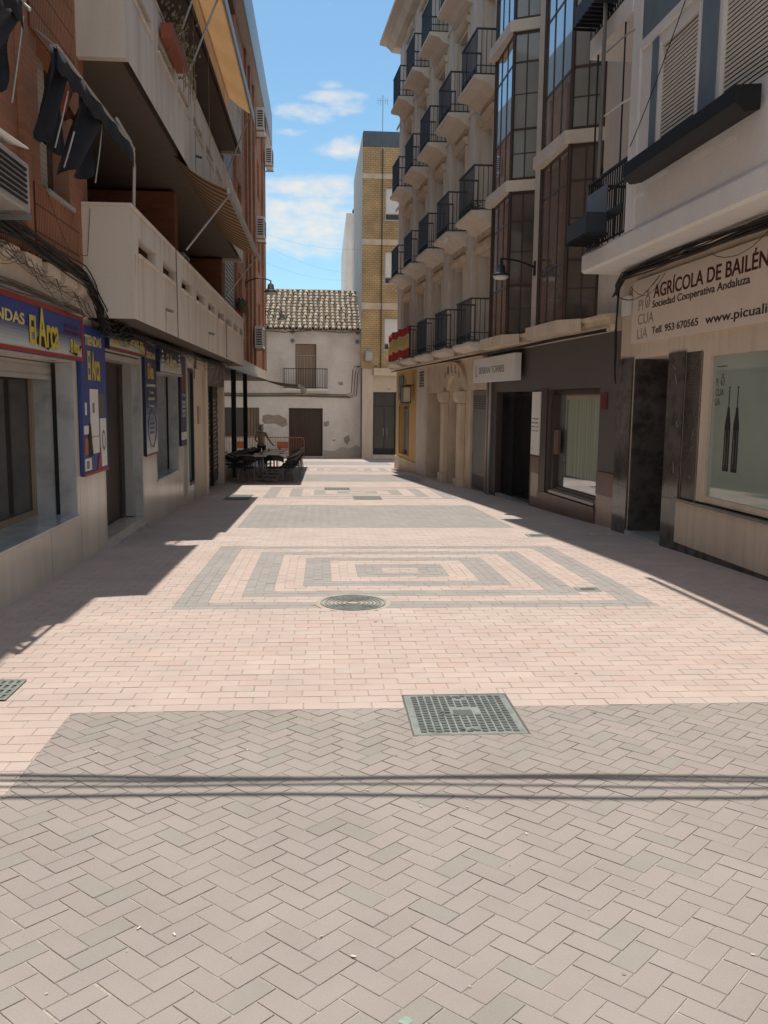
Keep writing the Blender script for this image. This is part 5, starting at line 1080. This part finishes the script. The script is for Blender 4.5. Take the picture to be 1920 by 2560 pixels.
for k in range(6): q.box(HF, -1.3+k*.18, -1.28+k*.18, -.18, -.165, 2.5, 4.1)
q.build('moulding', 'alu', w_)
b = MB().box(HF, -2.02, .33, .0, .55, 2.30, 2.40).build('balcony', 'whitewash', Hb); q = MB(); bars(q, HF, -1.99, .30, .52, 2.42, 3.45, .125, .011)
for u in (-1.99, .30):
    for j in range(4): q.box(HF, u-.01, u+.01, .06+j*.13, .08+j*.13, 2.42, 3.45)
    q.box(HF, u-.015, u+.015, 0, .52, 3.43, 3.47)
q.box(HF, -2.0, .31, .50, .54, 3.43, 3.47).box(HF, -2.0, .31, .51, .53, 2.44, 2.47).build('railing', 'wood', b)
for (u, z) in ((-1.54, 5.4), (-1.54, 4.93), (1.93, 5.4), (1.92, 4.93)):
    q = MB(); q.prism(HF, [(u+.13*math.cos(a*.524), z+.13*math.sin(a*.524)) for a in range(12)], .003, .03); q = q.build('rosette', 'grey', Hb)
    MB().prism(HF, [(u+.05*math.cos(a*.785), z+.05*math.sin(a*.785)) for a in range(8)], .031, .05).build('boss', 'fascia', q)
q = MB(); q.box(HF, -9, 2.2, .0, .22, 5.60, 5.66); q.build('eave_board', 'wood', Hb)
rf = MB()
def rz(s): return 5.66+.545*s
random.seed(5); TC = [(.44, .36, .27), (.47, .40, .31), (.40, .32, .23), (.33, .27, .20), (.50, .43, .34), (.41, .30, .21), (.41, .35, .26)]
nt_ = 38
for i in range(nt_):
    x = -9+.3*i+.0
    if x > 2.2: break
    for j in range(13):
        s0 = -.32+j*.36; s1 = s0+.44; kk = random.uniform(.88, 1.08); rf.col = tuple(c*kk for c in random.choice(TC)); dx = random.uniform(-.026, .026)+.02*math.sin(j*.9+i); lift = random.uniform(0, .03); rows = []
        for (s_, r_, h_) in ((s0, .105, .07), (s1, .078, .0)):
            rows.append([(x+dx+r_*math.cos(math.pi*k/8), 47+s_, rz(s_)+h_*.5+lift+r_*.95*math.sin(math.pi*k/8)) for k in range(9)])
        rf.sheet(rows)
        f0 = rows[0]; rf.add([(x+dx+.085*math.cos(math.pi*k/8), 47+s0+.002, rz(s0)+.01+.07*math.sin(math.pi*k/8)) for k in range(9)]+list(f0), [(k, k+1, 10+k, 9+k) for k in range(8)])
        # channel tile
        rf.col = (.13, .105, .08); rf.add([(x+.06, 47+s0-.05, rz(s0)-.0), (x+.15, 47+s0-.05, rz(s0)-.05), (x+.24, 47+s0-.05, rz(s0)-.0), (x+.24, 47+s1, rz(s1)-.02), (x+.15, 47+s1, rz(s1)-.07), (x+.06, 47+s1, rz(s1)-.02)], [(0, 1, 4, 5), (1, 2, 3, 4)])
for i in range(26):
    rf.col = tuple(c*.8 for c in random.choice(TC)); x = -9+.44*i; rf.sheet([[(x+a, 51.5+.13*math.cos(math.pi*k/6), rz(4.4)+.0+.13*math.sin(math.pi*k/6)) for k in range(7)] for a in (0, .46)])
rf.build('roof', 'roof', Hb, cols=True, fix=False)
MB().add([(-9, 46.9, rz(-.1)-.08), (2.15, 46.9, rz(-.1)-.08), (2.15, 51.5, rz(4.5)-.08), (-9, 51.5, rz(4.5)-.08), (2.15, 56, 5.6), (-9, 56, 5.6)], [(0, 1, 2, 3), (3, 2, 4, 5)]).build('roof_deck', 'wood', Hb)
random.seed(21)
t = thing('facade_cables', 'brown cables running level across the whitewashed house and stepping up at its right end', 'cables', (0, 46.9, 2.1))
q = MB()
for k, z in enumerate((2.12, 2.04, 1.98)): q.tube([HF.P(-8, .05, z+.03), HF.P(-4, .05, z-.02), HF.P(-1.5, .05, z+.02), HF.P(1.35+.1*k, .05, z-.03), HF.P(1.62+.13*k, .05, z+.10), HF.P(1.68+.14*k, .05, z+1.3), HF.P(1.8+.15*k, .05, 3.62-.03*k), HF.P(2.9, 1.05, 3.62)], .020, 5)
q.build('strands', 'cableb', t)
o = MB().tube([HF.P(-3, .04, 5.45), HF.P(-2, .04, 5.36), HF.P(-.5, .04, 5.48), HF.P(1.2, .04, 5.4), HF.P(2.1, .04, 5.46)], .014, 5).build('cable', 'cable'); tag(o, 'thin cable under the eave of the whitewashed house', 'cable', 'cables strung along the facades')

# ------------------------------------------------------------------ YELLOW BRICK TOWER and what stands behind
Tb = thing('yellow_brick_building', 'narrow yellow brick building with pale bands, slate top storey and glass street door', 'building', (4, 46, gz(46)))
holes(MB(), TF, 2.14, 9, 3.5, 14.7, [(3.27, 5.3, 4.47, 6.12, .2), (3.27, 5.3, 7.87, 9.52, .2), (3.27, 5.3, 11.09, 12.73, .2)]).build('brick_wall', 'ybrick', Tb)
holes(MB(), TF, 2.16, 9, -1.6, 3.5, [(2.74, 3.97, -1.1, 2.26, .3)], w=.0).build('ground_wall', 'plaster', Tb)
MB().box(TF, 2.14, 9, -9, -.35, -1.5, 15.4).build('core', 'whitewash', Tb)
q = MB()
q.box(TF, 2.10, 2.72, .002, .035, 3.5, 14.65); q.build('corner_pilaster', 'ybrick', Tb)
for z0, z1 in ((6.54, 6.87), (9.82, 10.1), (13.12, 13.36)): MB().box(TF, 2.09, 9, .0, .06, z0, z1).build('pale_band', 'stoney', Tb)
MB().box(TF, 2.74, 9, .0, .30, 3.12, 3.5).build('first_floor_ledge', 'stoney', Tb); MB().box(TF, 2.15, 2.70, .003, .06, -1.5, 3.45).build('render_pier', 'plaster', Tb)
for z0, z1 in ((4.47, 6.12), (7.87, 9.52), (11.09, 12.73)):
    w_ = MB().box(TF, 3.27, 5.3, -.2, -.14, z0, z1).build('window', 'alu', Tb); MB().box(TF, 3.33, 5.2, -.139, -.13, z0+.05, z0+.30).build('pane', 'glassdark', w_); MB().box(TF, 3.33, 5.2, -.139, -.12, z0+.35, z1-.04).build('roller_blind', 'acwhite', w_)
    MB().box(TF, 3.2, 5.35, -.1, .05, z0-.06, z0).build('sill', 'alu', w_)
MB().box(TF, 2.12, 9, -9, .03, 14.70, 15.45).build('slate_storey', 'slate', Tb)
q = MB()
for k in range(16): q.box(TF, 2.15+k*.3, 2.17+k*.3, .03, .05, 14.72, 15.4)
q.build('slate_seam', 'bluegrey', Tb)
q = MB(); q.add([(2.10, 46.02, -1.5), (1.97, 55, -1.5), (1.97, 55, 15.2), (2.10, 46.02, 15.45)], [(0, 1, 2, 3)]); q.build('party_wall', 'party', Tb)
d = MB(); d.box(TF, 2.76, 3.95, -.3, -.26, -1.08, 2.25); d = d.build('street_door', 'glassdark', Tb); q = MB(); q.box(TF, 2.76, 3.95, -.26, -.22, 1.5, 1.56).box(TF, 3.33, 3.39, -.26, -.22, -1.05, 1.5).box(TF, 2.76, 2.82, -.26, -.22, -1.05, 2.2).box(TF, 3.89, 3.95, -.26, -.22, -1.05, 2.2); q.build('door_frame', 'iron2', d)
q = MB(); q.tube([TF.P(3.30, -.2, -.1), TF.P(3.30, -.16, 0), TF.P(3.30, -.16, .25), TF.P(3.30, -.2, .35)], .02).tube([TF.P(3.5, -.2, -.1), TF.P(3.5, -.16, 0), TF.P(3.5, -.16, .25), TF.P(3.5, -.2, .35)], .02); q.build('door_handle', 'alu', d)
MB().box(TF, 2.72, 4.0, -.3, .1, -1.3, -1.08).build('door_step', 'stone', Tb); text('18', TF, 3.5, 2.36, .002, .10, 'ltr', Tb, name='house_number')
t = thing('air_conditioner', 'grey air conditioner low on the yellow brick tower beside the whitewashed house', 'air conditioner', TF.P(2.5, .1, 3.9), 'air conditioner units on the facades'); MB().box(TF, 2.28, 2.68, .04, .35, 3.85, 4.4).build('casing', 'grey', t, bevel=.01); MB().box(TF, 2.33, 2.63, .351, .36, 3.92, 4.3).build('grille', 'alu', t)
o = MB().tube([TF.P(3.12, .05, 3.5), TF.P(3.12, .05, 14.6)], .03, 6).build('downpipe', 'wood'); tag(o, 'thin brown downpipe on the yellow brick front', 'downpipe')
an = thing('antenna', 'tall thin television antenna on the slate roof of the yellow brick building', 'antenna', (3.12, 45.8, 15.4)); q = MB(); q.tube([(3.12, 46.3, 15.3), (3.12, 46.3, 17.3)], .018, 6); q.build('mast', 'greymid', an)
q = MB(); q.tube([(2.85, 46.3, 17.05), (3.4, 46.3, 17.05)], .010, 5)
for k in range(5): x = 2.87+k*.125; q.tube([(x, 46.3, 16.85+.03*(k % 2)), (x, 46.3, 17.18)], .008, 4)
q.tube([(3.12, 46.3, 16.9), (2.95, 46.3, 16.8)], .008, 4); q.build('elements', 'greymid', an)
Bb = thing('white_gable_building', 'pale grey building with sloping roofline seen behind the clay tile roof', 'building', (2, 60, -1)); MB().plan([(1.65, 60), (6, 60), (6, 78), (1.72, 78)], -1.5, 14.3).build('side_wall', 'whitewash', Bb)
MB().box(WF, 59.9, 60.0, 2.12, 2.32, -1, 14.1).build('white_strip', 'white', Bb); o = MB().lathe((2.2, 60.6, 14.25), [(.13, 0), (.13, .35), (.09, .36), (.09, .45)], 10).build('chimney_pot', 'iron', smooth=True); tag(o, 'small dark flue on the pale building behind the tile roof', 'flue')
for i, (a, b) in enumerate((((-2.7, 44.2, 9.9), (2.1, 46, 9.6)), ((-2.7, 44.2, 9.3), (1.68, 60, 10.4)), ((-2.7, 44.2, 8.5), (1.68, 60, 9.9)), ((-2.7, 44.2, 12.0), (2.1, 46, 11.6)))[:3]): cable([a, b], .0026, 'sky_wire', 'faint wire crossing the sky gap above the tiled roof, %s' % ('highest', 'middle', 'lowest')[i] if i < 3 else '', sag=.25, group='wires across the sky gap')

# ------------------------------------------------------------------ TERRACE
random.seed(9)
def chair():
    t = thing('terrace_chair', 'x', 'chair', (0, 0, 0), 'black terrace chairs around the cafe tables')
    MB().box(WF, -.22, .22, -.23, .23, .42, .455).build('seat', 'black', t, bevel=.012)
    rows = [[(.26*math.cos(a), .02-.27*math.sin(a)-.03*h*3, .46+h-.10*max(0, math.cos(a)**2-.25)) for a in [math.pi*(.02+.96*k/16) for k in range(17)]] for h in (.19, .27, .34)]
    MB().sheet(rows, (0, .010, 0)).build('backrest', 'black', t, smooth=True)
    MB().tube([(x, y, z+.01) for x, y, z in rows[2]], .012, 6).build('back_rail', 'greymid', t, smooth=True)
    for k in (5, 8, 11): MB().tube([rows[0][k], (rows[0][k][0]*.9, -.21, .45)], .008, 5).build('back_slat', 'black', t)
    for x, y in ((-.21, -.2), (.21, -.2), (-.21, .2), (.21, .2)): MB().tube([(x, y, .42), (x*1.15, y*1.25, 0)], .010, 6).build('leg', 'greymid', t)
    return t
def table():
    t = thing('terrace_table', 'x', 'table', (0, 0, 0), 'black terrace tables under the cafe awning')
    MB().box(WF, -.38, .38, -.40, .40, .715, .745).build('tabletop', 'blackm', t, bevel=.008)
    MB().tube([(0, 0, .03), (0, 0, .715)], .028, 8).build('column', 'greymid', t)
    MB().box(WF, -.03, .03, -.3, .3, .0, .03).box(WF, -.3, -.031, -.03, .03, .0, .03).box(WF, .031, .3, -.03, .03, .0, .03).build('foot', 'blackm', t)
    return t
c0, t0 = chair(), table(); used = {'c': False, 't': False}
def place(kind, x, y, rot, lab):
    src = c0 if kind == 'c' else t0
    o = src if not used[kind] else copy_tree(src); used[kind] = True; o.location = (x, y, gz(y)+.001); o.rotation_euler = (0, 0, rot); o['label'] = lab
ordn = ('nearest', 'second', 'third', 'fourth', 'farthest')
for i, y in enumerate((25.25, 27.3, 29.4, 31.5, 33.6)):
    place('t', -1.72, y, 0, '%s black table in the row under the cafe awning' % ordn[i])
    for j, dy in enumerate((-.42, .42)):
        place('c', -.98+random.uniform(-.03, .03), y+dy, math.pi/2+random.uniform(-.25, .25), 'black chair on the street side of the %s terrace table, %s one' % (ordn[i], 'nearer' if j == 0 else 'farther'))
        place('c', -2.42, y+dy*.9, -math.pi/2+random.uniform(-.2, .2), 'black chair on the wall side of the %s terrace table, %s one' % (ordn[i], 'nearer' if j == 0 else 'farther'))
place('c', -2.12, 24.5, .05, 'left one of two black chairs at the near end of the row'); place('c', -1.32, 24.62, -.05, 'right one of two black chairs at the near end of the row')
for i, (x, y) in enumerate(((-3.5, 26.8), (-3.6, 29.5))):
    place('t', x, y, 0, 'black table inside the porch behind the dark posts, %s one' % ('near', 'far')[i]); place('c', x+.6, y-.1, 1.4, 'black chair right of the %s table inside the porch' % ('near', 'far')[i]); place('c', x-.6, y, -1.5, 'black chair left of the %s table inside the porch' % ('near', 'far')[i]); place('c', x, y-.7, 0, 'black chair in front of the %s table inside the porch' % ('near', 'far')[i])
for k, (x0, x1) in enumerate(((-3.1, -.92), (-5.4, -3.22))):
    t = thing('crowd_barrier', 'orange metal crowd barrier before the dark door of the whitewashed house' if k == 0 else 'orange metal crowd barrier seen behind the dark porch posts', 'barrier', ((x0+x1)/2, 45.9, gz(46)), 'orange crowd barriers')
    z = gz(46); q = MB(); r = .14; y = 45.9
    pts = [(x0, y, z+.02), (x0, y, z+1.08-r)]+[(x0+r-r*math.cos(a*math.pi/8), y, z+1.08-r+r*math.sin(a*math.pi/8)) for a in range(1, 5)]+[(x1-r+r*math.sin(a*math.pi/8), y, z+1.08-r+r*math.cos(a*math.pi/8)) for a in range(0, 5)]+[(x1, y, z+.02)]
    q.tube(pts, .024, 6).tube([(x0, y, z+.22), (x1, y, z+.22)], .02, 6); q.build('frame', 'orange', t, smooth=True)
    q = MB()
    for j in range(1, 16): x = x0+(x1-x0)*j/16; q.tube([(x, y, z+.22), (x, y, z+1.07)], .011, 5)
    q.build('bars', 'orange', t); MB().box(WF, y-.03, y-.015, x0+.75, x0+1.35, z+.5, z+.86).build('plate', 'orange', t)
    for x in (x0+.25, x1-.25): MB().box(WF, y-.28, y+.28, x-.02, x+.02, z+.0, z+.03).build('foot', 'orange', t)
# person standing at the far end of the tables, leaning on a chair
def person():
    px_, py_ = -2.38, 34.6; z = gz(py_)+.002; t = thing('person', 'person in a tan top with pale hair, leaning over the far terrace tables', 'person', (px_, py_, z))
    me = bpy.data.meshes.new('body'); V = [(0, 0, .92), (0, -.01, 1.08), (0, -.03, 1.25), (0, -.05, 1.36), (0, -.055, 1.43), (0, -.075, 1.50), (0, -.08, 1.58), (0, -.075, 1.63),
         (-.09, 0, .86), (-.10, -.02, .48), (-.10, .02, .09), (-.10, -.12, .04), (.09, 0, .86), (.12, .03, .48), (.13, .06, .09), (.14, -.08, .04),
         (-.17, -.05, 1.33), (-.25, -.10, 1.10), (-.16, -.28, 1.04), (-.10, -.34, 1.03), (.17, -.05, 1.33), (.28, -.16, 1.14), (.44, -.26, .93), (.50, -.30, .88)]
    E = [(0, 1), (1, 2), (2, 3), (3, 4), (4, 5), (5, 6), (6, 7), (0, 8), (8, 9), (9, 10), (10, 11), (0, 12), (12, 13), (13, 14), (14, 15), (3, 16), (16, 17), (17, 18), (18, 19), (3, 20), (20, 21), (21, 22), (22, 23)]
    R = [.12, .115, .13, .12, .05, .065, .082, .06, .085, .055, .038, .03, .085, .055, .038, .03, .055, .038, .027, .024, .055, .038, .027, .024]
    def skin(name, vs, es, rs, mat, root=0):
        me = bpy.data.meshes.new(name); me.from_pydata(vs, es, []); o = bpy.data.objects.new(name, me); C.objects.link(o); o.parent = t
        md = o.modifiers.new('skin', 'SKIN'); md.use_smooth_shade = True; ly = me.skin_vertices[0] if me.skin_vertices else None
        if ly is None:
            bm = bmesh.new(); bm.from_mesh(me); bm.verts.layers.skin.verify(); bm.to_mesh(me); bm.free(); ly = me.skin_vertices[0]
        for i, r in enumerate(rs): ly.data[i].radius = (r, r) if not isinstance(r, tuple) else r
        ly.data[root].use_root = True; s2 = o.modifiers.new('sub', 'SUBSURF'); s2.levels = 2; s2.render_levels = 2; me.materials.append(K[mat]); return o
    R[0] = (.13, .10); R[2] = (.15, .10); R[3] = (.14, .10); R[5] = (.065, .075); R[6] = (.078, .09)
    body = skin('body', V, E, R, 'skin')
    for hx, hy, hz, dx, dy in ((-.10, -.34, 1.03, .25, -.97), (.50, -.30, .88, .8, -.5)):   # fingers
        for k in range(5):
            off = (k-1.5)*.018; l_ = (.05, .065, .075, .068, .052)[k]; sx_, sy_ = -dy*off, dx*off
            a = (hx+sx_+dx*.01, hy+sy_+dy*.01, hz); b = (hx+sx_+dx*l_*.6, hy+sy_+dy*l_*.6, hz+.005); c = (hx+sx_+dx*l_, hy+sy_+dy*l_, hz-.02)
            MB().tube([tuple(Vector(p)+Vector((px_, py_, z))) for p in (a, b, c)], .009, 6, .007).build('finger', 'skin', t, smooth=True)
    skin('shirt', [(0, 0, .90), (0, -.01, 1.08), (0, -.03, 1.25), (0, -.045, 1.36), (-.165, -.05, 1.34), (-.225, -.08, 1.2), (.165, -.05, 1.34), (.235, -.11, 1.22)], [(0, 1), (1, 2), (2, 3), (3, 4), (4, 5), (3, 6), (6, 7)], [(.16, .125), (.145, .12), (.165, .125), (.15, .115), .07, .055, .07, .055], 'shirt')
    skin('trousers', [(0, 0, .93), (-.09, 0, .84), (-.10, -.02, .48), (-.10, .02, .12), (.09, 0, .84), (.12, .03, .48), (.13, .06, .12)], [(0, 1), (1, 2), (2, 3), (0, 4), (4, 5), (5, 6)], [(.15, .12), .10, .07, .055, .10, .07, .055], 'trouser')
    skin('hair', [(0, -.045, 1.60), (0, -.05, 1.66), (0, -.01, 1.56)], [(0, 1), (0, 2)], [(.095, .095), (.07, .08), (.075, .06)], 'hair')
    b_ = Vector((px_, py_, z))
    q = MB()
    for s_ in (-1, 1): q.lathe(b_+Vector((s_*.03, -.166, 1.575)), [(.001, -.008), (.009, 0), (.001, .008)], 8)
    q.build('eyes', 'black', t); MB().add([b_+Vector(p) for p in ((-.014, -.16, 1.55), (.014, -.16, 1.55), (0, -.185, 1.545), (0, -.163, 1.59))], [(0, 1, 2), (0, 2, 3), (1, 3, 2)]).build('nose', 'skin', t); MB().box(WF, b_.y-.158, b_.y-.150, b_.x-.022, b_.x+.022, z+1.515, z+1.523).build('mouth', 'redtag', t)
person()
# white cup and bits on tables
for i, (x, y) in enumerate(((-1.6, 33.5), (-1.9, 31.4))):
    o = MB().lathe((x, y, gz(y)+.746), [(.03, 0), (.04, .08), (.035, .08), (.025, .01)], 12).build('cup', 'acwhite', smooth=True); tag(o, 'small white cup on the %s terrace table' % ('farthest', 'fourth')[i], 'cup')
